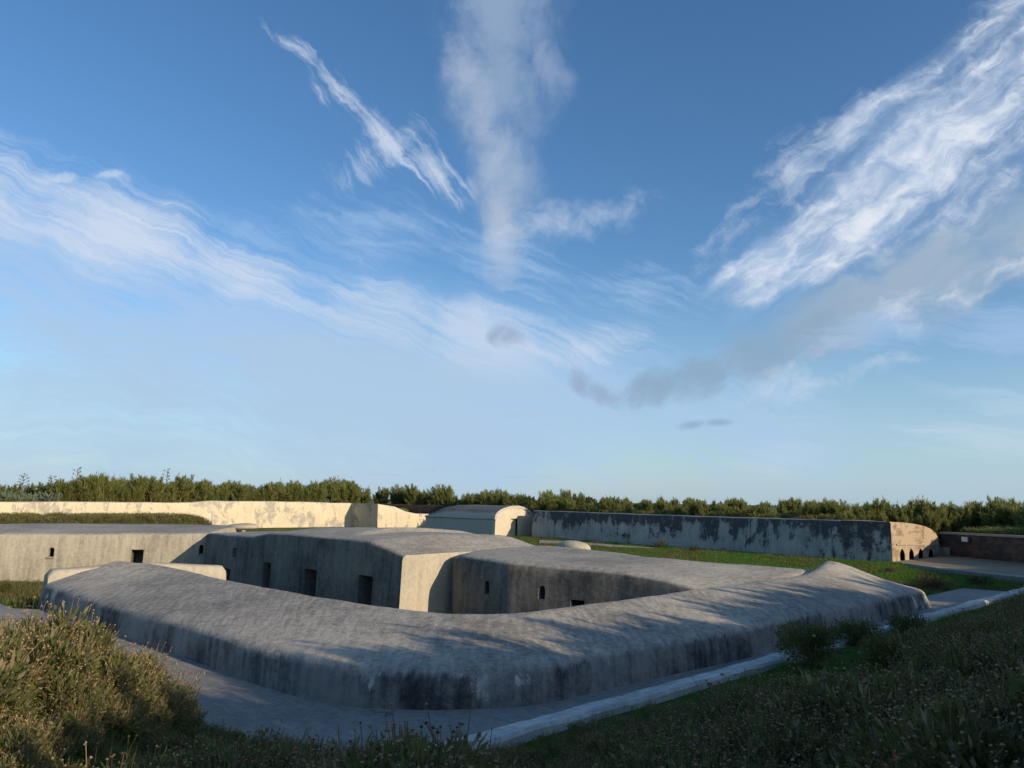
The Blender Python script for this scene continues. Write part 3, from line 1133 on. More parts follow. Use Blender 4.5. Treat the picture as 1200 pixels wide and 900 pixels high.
co_R = CURB_R[1]
path_out = []
path_in = []
tA = (CORNER_A - CURB_L[0]).dot(CURB_L[1])
tB = (CORNER_B - CURB_R[0]).dot(CURB_R[1])
for tt_ in np.linspace(38, tA + .6, 40):
    path_out.append(CURB_L[0] + CURB_L[1] * tt_ + CURB_L[2] * .15)
for k in range(1, 8):
    path_out.append(CORNER_A.lerp(CORNER_B, k / 8) + Vector((0, -.25, 0)))
for tt_ in np.linspace(tB + .6, 28, 40):
    path_out.append(CURB_R[0] + CURB_R[1] * tt_ + CURB_R[2] * .15)
nn = [Vector((p[0], p[1], 0)) for p in catmull([tuple(p)[:2] for p in NO], 6)]


def nearest_in(p):
    return min(nn, key=lambda q: (q - p).length_squared)


E_left = NO[0] + (NO[0] - NO[1]).normalized()
for p in path_out:
    q = nearest_in(p)
    d = (p - CURB_L[0]).dot(CURB_L[1])
    if q == nn[0]:
        q = p - CURB_L[2] * 2.15
    elif q == nn[-1]:
        q = p - CURB_R[2] * 2.2
    else:
        q = q + (q - p).normalized() * .5
    path_in.append(q)
strip('path', path_out, path_in, .02, M['path'], 'grey cement walk around the foot of the low rampart')
# concrete apron past the right end of the rampart
ap = [at(1085, 697, .02), at(1196, 692, .02), at(1140, 684.5, .02), at(1035, 683, .02)]


def kerb(name, P0, along, out, t0, t1, n, w, h, label):
    st = []
    for t in np.linspace(t0, t1, n):
        p = P0 + along * t
        ww = w + mnoise.noise(Vector((t * .5, 2, 0))) * .05
        hh_ = h + mnoise.noise(Vector((t * .4, 7, 0))) * .03
        prof = [(-.03, -.3), (-.01, hh_ * .5), (.0, hh_ - .04), (.04, hh_), (ww - .05, hh_ + .02), (ww, hh_ - .03), (ww + .02, -.3)]
        st.append([p + out * a + Vector((0, 0, z)) + wob(p + out * a, .03, 1.1) + wob(p + out * a, .02, 4.) for a, z in prof])
    o = bm_obj(name, sweep_bm(st), M['curb'])
    auto_sharp(o, 40)
    tag(o, label, 'kerb')
    return o


kerb('kerb', CURB_R[0], CURB_R[1], CURB_R[2], tB - 1.2, 30, 140, .44, .22, 'pale cement kerb between the right leg of the walk and the flower bank')
kerb('kerb', CURB_L[0] - CURB_L[2] * .1, CURB_L[1], CURB_L[2], tA - 1.5, 30, 80, .5, .2, 'pale cement kerb at the foot of the left flower bank')

# lit gravel walk in front of the peeling wall
a_ = [at(x, y, .012) for x, y in ((632, 633), (670, 634.5), (720, 638.5), (768, 641.5))]
b_ = [at(x, y, .012) for x, y in ((632, 637), (668, 638.5), (712, 641), (764, 642.8))]
strip('footpath', a_, b_, .016, M['step'], 'pale strip of walk on the grass below the peeling wall')

# ------------------------------------------------------------------ plants
def tri_mesh(name, V, Fc, mats, mi):
    me = bpy.data.meshes.new(name)
    me.from_pydata(V, [], Fc)
    for m in mats: me.materials.append(m)
    me.polygons.foreach_set('material_index', mi)
    me.update()
    return me


class PB:
    def __init__(self): self.V = []; self.F = []; self.M = []

    def quad(self, a, b, c, d, m):
        i = len(self.V)
        self.V += [tuple(a), tuple(b), tuple(c), tuple(d)]
        self.F.append((i, i + 1, i + 2, i + 3)); self.M.append(m)

    def tri(self, a, b, c, m):
        i = len(self.V)
        self.V += [tuple(a), tuple(b), tuple(c)]
        self.F.append((i, i + 1, i + 2)); self.M.append(m)

    def leaf(self, p, d, length, width, m, rnd):
        d = d.normalized()
        s = d.cross(Vector((rnd.uniform(-1, 1), rnd.uniform(-1, 1), rnd.uniform(-1, 1))))
        if s.length < 1e-3: s = Vector((1, 0, 0))
        s = s.normalized() * width * .5
        mid = p + d * length * .45
        i = len(self.V)
        self.V += [tuple(p), tuple(mid + s), tuple(p + d * length), tuple(mid - s)]
        self.F.append((i, i + 1, i + 2, i + 3)); self.M.append(m)

    def blade(self, p, d, length, width, m, rnd, bend=.3):
        d = d.normalized()
        s = Vector((-d.y, d.x, 0))
        if s.length < .05: s = Vector((rnd.uniform(-1, 1), rnd.uniform(-1, 1), 0))
        s = s.normalized() * width * .5
        h = Vector((d.x, d.y, 0)) * bend * length
        m1 = p + d * length * .55 + h * .25
        e = p + d * length + h - Vector((0, 0, bend * length * .35))
        i = len(self.V)
        self.V += [tuple(p - s), tuple(p + s), tuple(m1 + s * .8), tuple(m1 - s * .8), tuple(e)]
        self.F.append((i, i + 1, i + 2, i + 3)); self.M.append(m)
        self.F.append((i + 3, i + 2, i + 4)); self.M.append(m)

    def rod(self, a, b, r0, r1, m):
        d = (b - a).normalized()
        s = d.cross(Vector((.3, .5, .8))).normalized()
        t = d.cross(s)
        i = len(self.V)
        for P, r in ((a, r0), (b, r1)):
            for k in range(3):
                an = 2.094 * k
                self.V.append(tuple(P + s * r * math.cos(an) + t * r * math.sin(an)))
        for k in range(3):
            j = (k + 1) % 3
            self.F.append((i + k, i + j, i + 3 + j, i + 3 + k)); self.M.append(m)

    def ball(self, p, r, m, sq=1.):
        i = len(self.V)
        self.V += [tuple(p + Vector(v) * r) for v in ((1, 0, 0), (-1, 0, 0), (0, 1, 0), (0, -1, 0), (0, 0, sq), (0, 0, -sq))]
        for f in ((0, 2, 4), (2, 1, 4), (1, 3, 4), (3, 0, 4), (2, 0, 5), (1, 2, 5), (3, 1, 5), (0, 3, 5)):
            self.F.append(tuple(i + k for k in f)); self.M.append(m)

    def mesh(self, name, mats): return tri_mesh(name, self.V, self.F, mats, self.M)


def rdir(r, up=.5):
    a = r.uniform(0, 2 * math.pi)
    return Vector((math.cos(a), math.sin(a), up)).normalized()


def feathery(name, seed, h=1.8, spread=.7, stems=20, leaves=70, lw=.034, ll=.30, mat='feather'):
    r = random.Random(seed)
    pb = PB()
    for s in range(stems):
        a = r.uniform(0, 6.283)
        lean = r.uniform(.05, 1) ** .8 * spread
        hh = h * r.uniform(.55, 1.05) * (1 - .25 * lean / spread)
        base = Vector((r.gauss(0, .18), r.gauss(0, .18), -.1))
        tip = base + Vector((math.cos(a) * lean, math.sin(a) * lean, hh))
        ctl = base + Vector((math.cos(a) * lean * .25, math.sin(a) * lean * .25, hh * .65))
        prev = base
        for k in range(1, 7):
            t = k / 6
            p = base * (1 - t) ** 2 + ctl * 2 * t * (1 - t) + tip * t * t
            if k < 7: pb.rod(prev, p, .018 * (1.1 - t) + .004, .018 * (1.0 - t) + .004, 1)
            prev = p
        for k in range(leaves):
            t = r.uniform(.12, 1.0) ** .8
            p = base * (1 - t) ** 2 + ctl * 2 * t * (1 - t) + tip * t * t
            d = rdir(r, r.uniform(.1, 1.2))
            p = p + d * r.uniform(0, .2) * (1.3 - t)
            d = (d * .6 + (tip - ctl).normalized() * 1.2).normalized()
            pb.leaf(p, d, ll * r.uniform(.6, 1.3), lw * r.uniform(.7, 1.3), 0, r)
    return pb.mesh(name, [M[mat], M['stem']])


def roundbush(name, seed, h=.6, rad=.5, n=900, lw=.03, ll=.09, mats=('bushleaf', 'stem'), flowers=0):
    r = random.Random(seed)
    pb = PB()
    lob = [(Vector((r.gauss(0, rad * .4), r.gauss(0, rad * .4), h * r.uniform(.18, .68))), rad * r.uniform(.35, .55)) for _ in range(14)]
    for s in range(26):
        c, rr = r.choice(lob)
        b = Vector((r.gauss(0, rad * .2), r.gauss(0, rad * .2), -.05))
        pb.rod(b, c + rdir(r) * rr * .7, .008, .003, 1)
    for k in range(n):
        c, rr = r.choice(lob)
        d = Vector((r.gauss(0, 1), r.gauss(0, 1), r.gauss(.25, 1))).normalized()
        p = c + d * rr * r.uniform(.35, 1.05)
        p.z *= h / (h * .9)
        if p.z < .0: p.z = abs(p.z) * .4
        pb.leaf(p, d + Vector((0, 0, .5)), ll * r.uniform(.5, 1.5), lw * r.uniform(.7, 1.3), 0, r)
    for k in range(flowers):
        c, rr = r.choice(lob)
        d = Vector((r.gauss(0, 1), r.gauss(0, 1), abs(r.gauss(.8, 1)))).normalized()
        p = c + d * rr * 1.0
        e = p + (d + Vector((0, 0, .8))) * r.uniform(.04, .14)
        pb.rod(p, e, .003, .002, 1)
        pb.ball(e, r.uniform(.007, .013), 2, .8)
    ms = [M[m] for m in mats] + ([M['seed']] if flowers else [])
    return pb.mesh(name, ms)


def wildflower(name, seed, h=.4, stems=26, rad=.22, dry=.15, heads=.8, petals=.15, leafn=7):
    r = random.Random(seed)
    pb = PB()
    for s in range(stems):
        a = r.uniform(0, 6.283)
        rr = rad * math.sqrt(r.random())
        b = Vector((math.cos(a) * rr * .6, math.sin(a) * rr * .6, -.04))
        hh = h * r.uniform(.5, 1.15)
        lean = Vector((math.cos(a), math.sin(a), 0)) * rr * r.uniform(.3, 1.1) + Vector((r.gauss(0, .05), r.gauss(0, .05), 0))
        tip = b + lean + Vector((0, 0, hh))
        mid = b + lean * .35 + Vector((0, 0, hh * .55))
        isdry = r.random() < dry
        sm = 1 if isdry else 0
        pb.rod(b, mid, .0042, .0035, sm)
        pb.rod(mid, tip, .0035, .0022, sm)
        for k in range(leafn if not isdry else 2):
            t = r.uniform(.02, .8)
            p = b.lerp(mid, t / .55) if t < .55 else mid.lerp(tip, (t - .55) / .45)
            pb.leaf(p, rdir(r, r.uniform(-.1, 1.2)), r.uniform(.05, .13), r.uniform(.014, .028), 2, r)
        x = r.random()
        if x < heads:
            if r.random() < petals:
                d = Vector((r.gauss(0, .3), r.gauss(0, .3), 1)).normalized()
                pb.ball(tip + d * .006, .009, 3, .6)
                for k in range(7):
                    an = k * .9
                    pd = Vector((math.cos(an), math.sin(an), r.uniform(-.2, .35)))
                    pb.leaf(tip, pd, .026, .014, 4, r)
            else:
                pb.ball(tip, r.uniform(.006, .0115), 3, .85)
    return pb.mesh(name, [M['stem'], M['drystem'], M['wleaf'], M['seed'], M['petal']])


def grasstuft(name, seed, h=.12, n=40, rad=.12, mat='blade', w=.006, bend=.35):
    r = random.Random(seed)
    pb = PB()
    for k in range(n):
        a = r.uniform(0, 6.283)
        q = rad * math.sqrt(r.random())
        p = Vector((math.cos(a) * q, math.sin(a) * q, -.01))
        pb.blade(p, Vector((r.gauss(0, .4), r.gauss(0, .4), 1)), h * r.uniform(.5, 1.2), w * r.uniform(.7, 1.4), 0, r, bend)
    return pb.mesh(name, [M[mat]])


def drygrass(name, seed, h=.7, n=40, rad=.2):
    r = random.Random(seed)
    pb = PB()
    for k in range(n):
        a = r.uniform(0, 6.283)
        q = rad * math.sqrt(r.random())
        p = Vector((math.cos(a) * q, math.sin(a) * q, -.02))
        d = Vector((math.cos(a) * .3 + r.gauss(.08, .12), math.sin(a) * .3 + r.gauss(0, .12), 1)).normalized()
        hh = h * r.uniform(.55, 1.15)
        e = p + d * hh
        pb.rod(p, e, .0035, .0018, 0)
        for j in range(7):
            t = r.uniform(.5, 1)
            pb.leaf(p.lerp(e, t), d + rdir(r, .6) * .9, r.uniform(.025, .06), .009, 1 if r.random() < .5 else 0, r)
        if k % 2 == 0:
            pb.blade(p, Vector((r.gauss(0, .4), r.gauss(0, .4), 1)), hh * .7, .007, 0, r, .3)
    return pb.mesh(name, [M['drystem'], M['seed']])


def agave(name, seed, n=30, L=1.15):
    r = random.Random(seed)
    pb = PB()
    for k in range(n):
        a = k * 2.4 + r.uniform(-.2, .2)
        el = .15 + 1.2 * (k / n)
        d = Vector((math.cos(a) * math.cos(el), math.sin(a) * math.cos(el), math.sin(el)))
        s = Vector((-math.sin(a), math.cos(a), 0))
        up = s.cross(d)
        if up.z < 0: up = -up
        l = L * r.uniform(.8, 1.1)
        wd = .085
        pts = []
        for t, w in ((0, .6), (.25, 1), (.6, .8), (.85, .4), (1, .02)):
            c = d * l * t + Vector((0, 0, -.12 * l * t * t)) + Vector((0, 0, .1))
            pts.append((c - s * wd * w + up * .02, c - up * .025 * w, c + s * wd * w + up * .02))
        for (a0, b0, c0), (a1, b1, c1) in zip(pts, pts[1:]):
            pb.quad(a0, b0, b1, a1, 0)
            pb.quad(b0, c0, c1, b1, 0)
    return pb.mesh(name, [M['agave']])


def agave_stalk_pb(seed, h):
    r = random.Random(seed)
    pb = PB()
    pb.rod(Vector((0, 0, 0)), Vector((.03, 0, h * .5)), .05, .045, 0)
    pb.rod(Vector((.03, 0, h * .5)), Vector((.07, .02, h)), .045, .02, 0)
    for k in range(13):
        t = .55 + .45 * k / 13
        a = k * 2.1 + r.uniform(-.3, .3)
        b = Vector((.03 + .04 * t, 0, h * t))
        ln = .55 * (1.25 - t) + .14
        e = b + Vector((math.cos(a) * ln, math.sin(a) * ln, .16))
        pb.rod(b, e, .018, .012, 0)
        for j in range(12):
            d = Vector((r.gauss(0, 1), r.gauss(0, 1), abs(r.gauss(.5, 1)))).normalized()
            pb.leaf(e + d * r.uniform(0, .07), d, .13, .05, 0, r)
    return pb.mesh('flower_stalk', [M['stalk']])


def single(name, me, loc, rz=0, s=1., label=None, cat=None, group=None, sz=None):
    o = bpy.data.objects.new(name, me)
    COL.objects.link(o)
    o.location = loc
    o.rotation_euler.z = rz
    o.scale = (s, s, sz or s)
    tag(o, label, cat, group)
    return o


TEMPL = bpy.data.collections.new('templates')


def scatter(name, meshes, pts, rots, scales, idx, label, cat, kind='stuff'):
    """one object of ground cover: points carrying copies of a few little plants"""
    col = bpy.data.collections.new('templates_' + name)
    for i, me in enumerate(meshes):
        o = bpy.data.objects.new('%s_%02d' % (name, i), me)
        col.objects.link(o)
    me = bpy.data.meshes.new(name)
    n = len(pts)
    me.vertices.add(n)
    me.vertices.foreach_set('co', np.asarray(pts, np.float32).ravel())
    for nm, ty, arr, key in (('rot', 'FLOAT_VECTOR', rots, 'vector'), ('scl', 'FLOAT_VECTOR', scales, 'vector'), ('idx', 'INT', idx, 'value')):
        a = me.attributes.new(nm, ty, 'POINT')
        a.data.foreach_set(key, np.asarray(arr, np.int32 if ty == 'INT' else np.float32).ravel())
    o = bpy.data.objects.new(name, me)
    COL.objects.link(o)
    ng = bpy.data.node_groups.new('scatter_' + name, 'GeometryNodeTree')
    ng.interface.new_socket('Geometry', in_out='INPUT', socket_type='NodeSocketGeometry')
    ng.interface.new_socket('Geometry', in_out='OUTPUT', socket_type='NodeSocketGeometry')
    gi = ng.nodes.new('NodeGroupInput'); go = ng.nodes.new('NodeGroupOutput')
    ci = ng.nodes.new('GeometryNodeCollectionInfo')
    ci.inputs['Collection'].default_value = col
    ci.inputs['Separate Children'].default_value = True
    ci.inputs['Reset Children'].default_value = True
    ip = ng.nodes.new('GeometryNodeInstanceOnPoints')
    ip.inputs['Pick Instance'].default_value = True
    L = ng.links.new
    L(gi.outputs[0], ip.inputs['Points'])
    L(ci.outputs[0], ip.inputs['Instance'])

    def attr(nm, ty):
        a = ng.nodes.new('GeometryNodeInputNamedAttribute')
        a.data_type = ty
        a.inputs['Name'].default_value = nm
        return [s for s in a.outputs if s.enabled][0]
    L(attr('idx', 'INT'), ip.inputs['Instance Index'])
    er = ng.nodes.new('FunctionNodeEulerToRotation')
    L(attr('rot', 'FLOAT_VECTOR'), er.inputs[0])
    L(er.outputs[0], ip.inputs['Rotation'])
    L(attr('scl', 'FLOAT_VECTOR'), ip.inputs['Scale'])
    L(ip.outputs[0], go.inputs[0])
    mod = o.modifiers.new('scatter', 'NODES')
    mod.node_group = ng
    tag(o, label, cat, kind=kind)
    return o


def make_scatter(name, meshes, xy, smin, smax, label, cat, zoff=0., hs=None, tilt=.12, idx=None):
    xy = np.asarray(xy)
    z = ground_z(xy[:, 0], xy[:, 1]) + zoff
    n = len(xy)
    rots = np.stack([rng.normal(0, tilt, n), rng.normal(0, tilt, n), rng.uniform(0, 6.283, n)], 1)
    s = rng.uniform(smin, smax, n)
    if hs is not None: s = s * hs
    scl = np.stack([s, s, s], 1)
    if idx is None: idx = rng.integers(0, len(meshes), n)
    return scatter(name, meshes, np.stack([xy[:, 0], xy[:, 1], z], 1), rots, scl, idx, label, cat)


def in_view(x, y, z, m=60):
    inv = ROT.transposed()
    P = np.stack([x, y, z - EYE.z], 0)
    c = np.array(inv) @ P
    px = 600 + F * c[0] / -c[2]
    py = 450 - F * c[1] / -c[2]
    return (c[2] < -.2) & (px > -m) & (px < 1200 + m) & (py > 300) & (py < 900 + m * 1.2), px, py


# --- flower banks (right and bottom) and the taller bank on the left
nfield = lambda x, y, s, sd: value_noise(x, y, s, sd)
N0 = 26000
gx = rng.uniform(-14, 32, N0); gy = rng.uniform(3.0, 34, N0)
dd, ii = poly_signed(gx, gy, OUT_P)
ok = (dd > .66) & (dd < 12)
gx, gy, dd, ii = gx[ok], gy[ok], dd[ok], ii[ok]
gz = ground_z(gx, gy)
vis, ppx, ppy = in_view(gx, gy, gz + .3, 90)
gx, gy, dd, ii, gz, ppx, ppy = [a[vis] for a in (gx, gy, dd, ii, gz, ppx, ppy)]
dist = np.hypot(gx, gy)
right = ((gx - CR0.x) * CURB_R[2].x + (gy - CR0.y) * CURB_R[2].y) > ((gx - CURB_L[0].x) * CURB_L[2].x + (gy - CURB_L[0].y) * CURB_L[2].y)
along = (gx - CR0.x) * CURB_R[1].x + (gy - CR0.y) * CURB_R[1].y
dn = nfield(gx, gy, .55, 9.)
# lawn strip along the right kerb: no flowers there
lawn = right & (along > 2.6) & (dd < (2.3 * np.exp(-((along - 5.2) / 2.6) ** 2) + 1.15 + dn * 1.0 + .06 * np.clip(along - 12, 0, 20)))
keep = ~lawn & ~(right & (along > .6) & (dd < .85)) & (rng.random(len(gx)) < np.clip(1.3 - dist / 30, .3, 1))
leftm = (~right) & (gx < -2.6)
WF = [wildflower('wildflower', 100 + k, h=.40, stems=34, rad=.26, dry=.24, heads=.9, petals=.06) for k in range(5)]
WF += [roundbush('weed', 130 + k, h=.34, rad=.28, n=800, lw=.024, ll=.07, mats=('wleaf', 'stem'), flowers=70) for k in range(2)]
WF += [wildflower('wildflower', 120 + k, h=.34, stems=28, rad=.25, dry=.1, heads=.6, petals=.2, leafn=10) for k in range(2)]
sel = keep & ~leftm
hsc = 1.0 + nfield(gx[sel], gy[sel], .8, 4.) * .7
# low near the kerb and near the corner
hsc *= np.clip(.10 + dd[sel] * .32, .2, 1.1) * np.where(gx[sel] < 2.5, .78, 1.0) * np.where((gx[sel] < -.2) & (dd[sel] < 2.2), 1.35, 1.0)
hsc *= 1 - .45 * np.exp(-((along[sel] - 4.2) / 2.2) ** 2) * np.clip((5.2 - dd[sel]) / 2.2, 0, 1)
make_scatter('wildflowers', WF, np.stack([gx[sel], gy[sel]], 1), .75, 1.2, 'brown headed wildflowers and weeds covering the shaded bank on the right', 'wildflowers', hs=hsc)
# left bank
sel = leftm & (rng.random(len(gx)) < .9)
WL = [wildflower('wildflower', 200 + k, h=.5, stems=36, rad=.3, dry=.14, heads=.8, petals=.05, leafn=20) for k in range(3)]
WL += [roundbush('weed', 210 + k, h=.46, rad=.3, n=1100, lw=.026, ll=.075, mats=('wleaf', 'stem'), flowers=90) for k in range(2)]
WL += [drygrass('drygrass', 220 + k, h=.5) for k in range(2)]
hz = 1 + nfield(gx[sel], gy[sel], .7, 6.) * .5
hz *= np.clip((-gx[sel] - 2.7) / 1.9, .3, 1)
il = np.where(rng.random(sel.sum()) < .07 + .10 * (gx[sel] < -6), rng.integers(5, 7, sel.sum()), rng.integers(0, 5, sel.sum()))
hz *= np.clip(1.0 - .09 * np.clip(-gx[sel] - 5, 0, 9), .42, 1.0)
hz *= np.where(gx[sel] < -5.2, .74, 1.0)
hz *= np.where(gx[sel] > -4.2, np.clip(.3 + .5 * dd[sel], .3, 1), 1)
make_scatter('wildflowers', WL, np.stack([gx[sel], gy[sel]], 1), .8, 1.2, 'tall golden tipped wildflowers heaped on the left bank', 'wildflowers', hs=hz, idx=il)

# --- short grass on the near banks
N1 = 60000
hx = rng.uniform(-14, 32, N1); hy = rng.uniform(4, 36, N1)
d1, _ = poly_signed(hx, hy, OUT_P)
al1 = (hx - CR0.x) * CURB_R[1].x + (hy - CR0.y) * CURB_R[1].y
okk = (d1 > .66) & (d1 < 5)
hx, hy = hx[okk], hy[okk]
v1, _, _ = in_view(hx, hy, ground_z(hx, hy), 40)
hx, hy = hx[v1], hy[v1]
GT = [grasstuft('grass', 300 + k, .10, 46, .13) for k in range(4)]
make_scatter('grass', GT, np.stack([hx, hy], 1), .7, 1.4, 'short green grass between the kerb and the flowers', 'grass')

# --- terrace lawns: low tufts
N2 = 42000
tx = rng.uniform(-34, 30, N2); tyy = rng.uniform(20, 72, N2)
d2_, _ = poly_signed(tx, tyy, OUT_P)
ring = [(p.x, p.y) for p in NO] + [(p.x, p.y) for p in rb[::-1]] + [tuple((at(594, 629, 1.5))[:2]), tuple(at(466, 620, 1.76)[:2]), tuple(kb[3][:2]), tuple(kb[0][:2]), tuple(K0[:2]), tuple(eB[:2])]
dr, _ = poly_signed(tx, tyy, ring)
okk = (d2_ < -.8) & (dr > .4)
# not on the walk, apron or platform
okk &= ~((poly_signed(tx, tyy, [(p.x, p.y) for p in poly])[0] < .3))
okk &= ~((poly_signed(tx, tyy, [(p.x, p.y) for p in path_out + path_in[::-1]])[0] < .15))
fp = [(p.x, p.y) for p in a_ + b_[::-1]]
okk &= ~(poly_signed(tx, tyy, fp)[0] < .2)
tx, tyy = tx[okk], tyy[okk]
v2, _, _ = in_view(tx, tyy, ground_z(tx, tyy), 40)
tx, tyy = tx[v2], tyy[v2]
lw = [at(random.uniform(-60, 62), random.uniform(683.6, 703), COURT_Z) for _ in range(1500)]      # the little lawn left of the rampart
lw = [p for p in lw if (p - eA).dot(ein) > 1.1 and float(ground_z(np.array([p.x]), np.array([p.y]))[0]) < -1.]
tx = np.concatenate([tx, [p.x for p in lw]]); tyy = np.concatenate([tyy, [p.y for p in lw]])
dryn = nfield(tx, tyy, .22, 12.)
TT = [grasstuft('turf', 320 + k, .13, 40, .28, w=.016) for k in range(3)] + [grasstuft('turf', 330 + k, .2, 36, .25, 'scrub', w=.016) for k in range(2)]
nearpav = (tx < 8) & (tyy > 34)
pdry = np.clip(.12 + dryn * .9 + np.where(nearpav, .25, 0) + np.where(tx < -14, .35, 0) * (tyy > 40), .03, .9)
il = np.where(rng.random(len(tx)) < pdry, rng.integers(3, 5, len(tx)), rng.integers(0, 3, len(tx)))
make_scatter('turf', TT, np.stack([tx, tyy], 1), .7, 1.3, 'sunlit turf and dry tufts on the terrace behind the barracks', 'grass', idx=il)

# --- dry scrub on the bank before the cream wall
nb = 900
sx, sy = [], []
LBx = (at(215, 610, .8) - flA).dot(fl_dir)
for k in range(nb):
    a = random.uniform(-10, LBx); b = random.uniform(3.5, 9.5)
    p = flA + fl_dir * a + nFL * b
    sx.append(p.x); sy.append(p.y)
SB = [roundbush('scrub', 340 + k, h=.3, rad=.38, n=150, lw=.03, ll=.13, mats=('scrub', 'stem')) for k in range(3)] + [roundbush('scrub', 345, h=.28, rad=.38, n=150, lw=.03, ll=.13, mats=('feather', 'stem'))]
make_scatter('scrub', SB, np.stack([sx, sy], 1), .7, 1.25, 'low dry scrub on the earth bank below the long cream wall', 'scrub')

# --- single bushes and tufts
BUSH = [roundbush('flowering_bush', 400 + k, h=.75, rad=.6, n=5200, lw=.022, ll=.075, flowers=190) for k in range(2)]
LOWB = [roundbush('low_bush', 410 + k, h=.42, rad=.65, n=3400, lw=.024, ll=.08, flowers=60) for k in range(2)]
BRT = [roundbush('brown_tuft', 420 + k, h=.35, rad=.6, n=700, lw=.03, ll=.16, mats=('browntuft', 'stem')) for k in range(2)]


def gpt(px, py):
    d = ray(px, py)
    best = None
    for t in np.linspace(4, 70, 1200):
        p = EYE + d * t
        if p.z <= float(ground_z(np.array([p.x]), np.array([p.y]))[0]): return p
    return p


for (px, py, me, s, lab, cat, nm) in (
        (948, 783, BUSH[0], .95, 'dark rounded flowering bush overhanging the pale kerb', 'bush', 'flowering_bush'),
        (1045, 802, BUSH[1], .8, 'dark bush in the flower bank below the strip of lawn', 'bush', 'flowering_bush'),
        (1008, 756, LOWB[0], .9, 'low spreading green bush on the kerb right of the dark rounded bush', 'bush', 'low_bush'),
        (1062, 744, LOWB[1], .85, 'smaller low bush beside the kerb near the end of the rampart', 'bush', 'low_bush'),
        (1160, 775, BUSH[0], .7, 'bushy clump standing in the flower bank at the right edge', 'bush', 'flowering_bush'),
        (3, 699, BUSH[1], .8, 'dark green bush on the lawn at the left edge below the sunlit barracks', 'bush', 'flowering_bush'),
        (1092, 690, BRT[0], 1.0, 'brown dry tuft on the shaded lawn before the platform, the larger of two', 'tuft', 'dry_tuft'),
        (1150, 687, BRT[1], .8, 'smaller dark tuft on the shaded lawn beside the concrete walk', 'tuft', 'dry_tuft'),
        (773, 642, BRT[0], .9, 'rusty dry tuft at the right end of the pale gravel strip', 'tuft', 'dry_tuft'),
        (1044, 672, BRT[1], .5, 'pale little tuft on the lawn below the brick niches', 'tuft', 'dry_tuft'),
        (812, 646.5, BRT[0], .7, 'small tuft on the sunlit grass before the middle of the peeling wall', 'tuft', 'dry_tuft')):
    p = gpt(px, py)
    single(nm, me, p, random.uniform(0, 6), s, lab, cat)

# --- shrubs along the rampart crest
FE = [feathery('shrub', 500 + k, h=1.85 + .12 * k, spread=.62, stems=30, leaves=88) for k in range(5)]
DK = [feathery('shrub', 520 + k, h=1.35, spread=.8, stems=24, leaves=85, ll=.17, lw=.08, mat='bushleaf') for k in range(3)]
GR = [drygrass('crest_grass', 540 + k, h=.9, n=60, rad=.4) for k in range(2)]


def crest_line(A, B, inw, n, depth0, depth1, hmul, groupname, dens_dark=.3, label=None, lab_dark=None, gap=None):
    for k in range(n):
        t = (k + random.uniform(-.4, .4)) / n
        p = A.lerp(B, t) + inw * random.uniform(depth0, depth1)
        if gap and gap(p, t): continue
        dark = random.random() < dens_dark
        me = random.choice(DK if dark else FE)
        z = float(ground_z(np.array([p.x]), np.array([p.y]))[0])
        w = hmul(t) if callable(hmul) else hmul
        s = w * random.uniform(.82, 1.15)
        single('shrub', me, Vector((p.x, p.y, z - .1)), random.uniform(0, 6.28), s * 1.05, (lab_dark if dark else label), 'shrub', groupname + (' (dark)' if dark else ''), sz=s)


g1 = 'shrubs behind the cream wall'
ext = flA - fl_dir * 5
LO1, LD1 = 'feathery olive shrub growing along the crest behind the cream wall', 'dark leafy shrub among the feathery shrubs behind the cream wall'
LO2, LD2 = 'olive shrub on the far crest behind the pavilion', 'dark shrub on the far crest behind the pavilion'
LO3, LD3 = 'olive shrub along the crest behind the peeling wall', 'dark low shrub along the crest behind the peeling wall'
LO4, LD4 = 'olive shrub on the slope above the dark brick wall', 'dark bush on the slope above the dark brick wall'
g2, g3, g4 = 'shrubs behind the pavilion', 'shrubs behind the peeling wall', 'shrubs above the dark brick wall'
in3 = Vector((.5, .86, 0))
far_end = Vector((-18, 98, 0))


def in_brick(p, t=0):
    q = p - brickA
    return -.6 < q.dot(bdir) < 7.6 and q.dot(b_in) < 3.6


crest_line(on_plane(78, 600, flA, flB), flB + fl_dir * 2, inFL, 84, 1.9, 3.6, lambda t: (1.27 - .04 * t) * (1 + .1 * math.sin(t * 31) * math.sin(t * 11)), g1, .12, LO1, LD1)
crest_line(flB - fl_dir * 1.5, far_end, inFL, 20, 2., 6, 1.45, g2, .3, LO2, LD2)
crest_line(far_end, Vector((-8, 92, 0)), in3, 16, 1.6, 4.5, 1.3, g2, .35, LO2, LD2)
crest_line(Vector((-8, 92, 0)), frL, in2, 34, 1.6, 5, lambda t: 1.15 - .45 * math.exp(-((t - .75) / .3) ** 2), g2, .4, LO2, LD2)
crest_line(frL, brickA, fr_in, 66, 2.0, 3.6, lambda t: .64 + .3 * math.sin(t * 40) * .3 - .1 * t, g3, .25, LO3, LD3, in_brick)
crest_line(rwA - rw_dir * 2.5, rwC + rw_dir * 4, rw_in, 54, 4.6, 8.5, lambda t: .84 + .2 * math.sin(t * 17), g4, .4, LO4, LD4, in_brick)
bx, by, bs = [], [], []
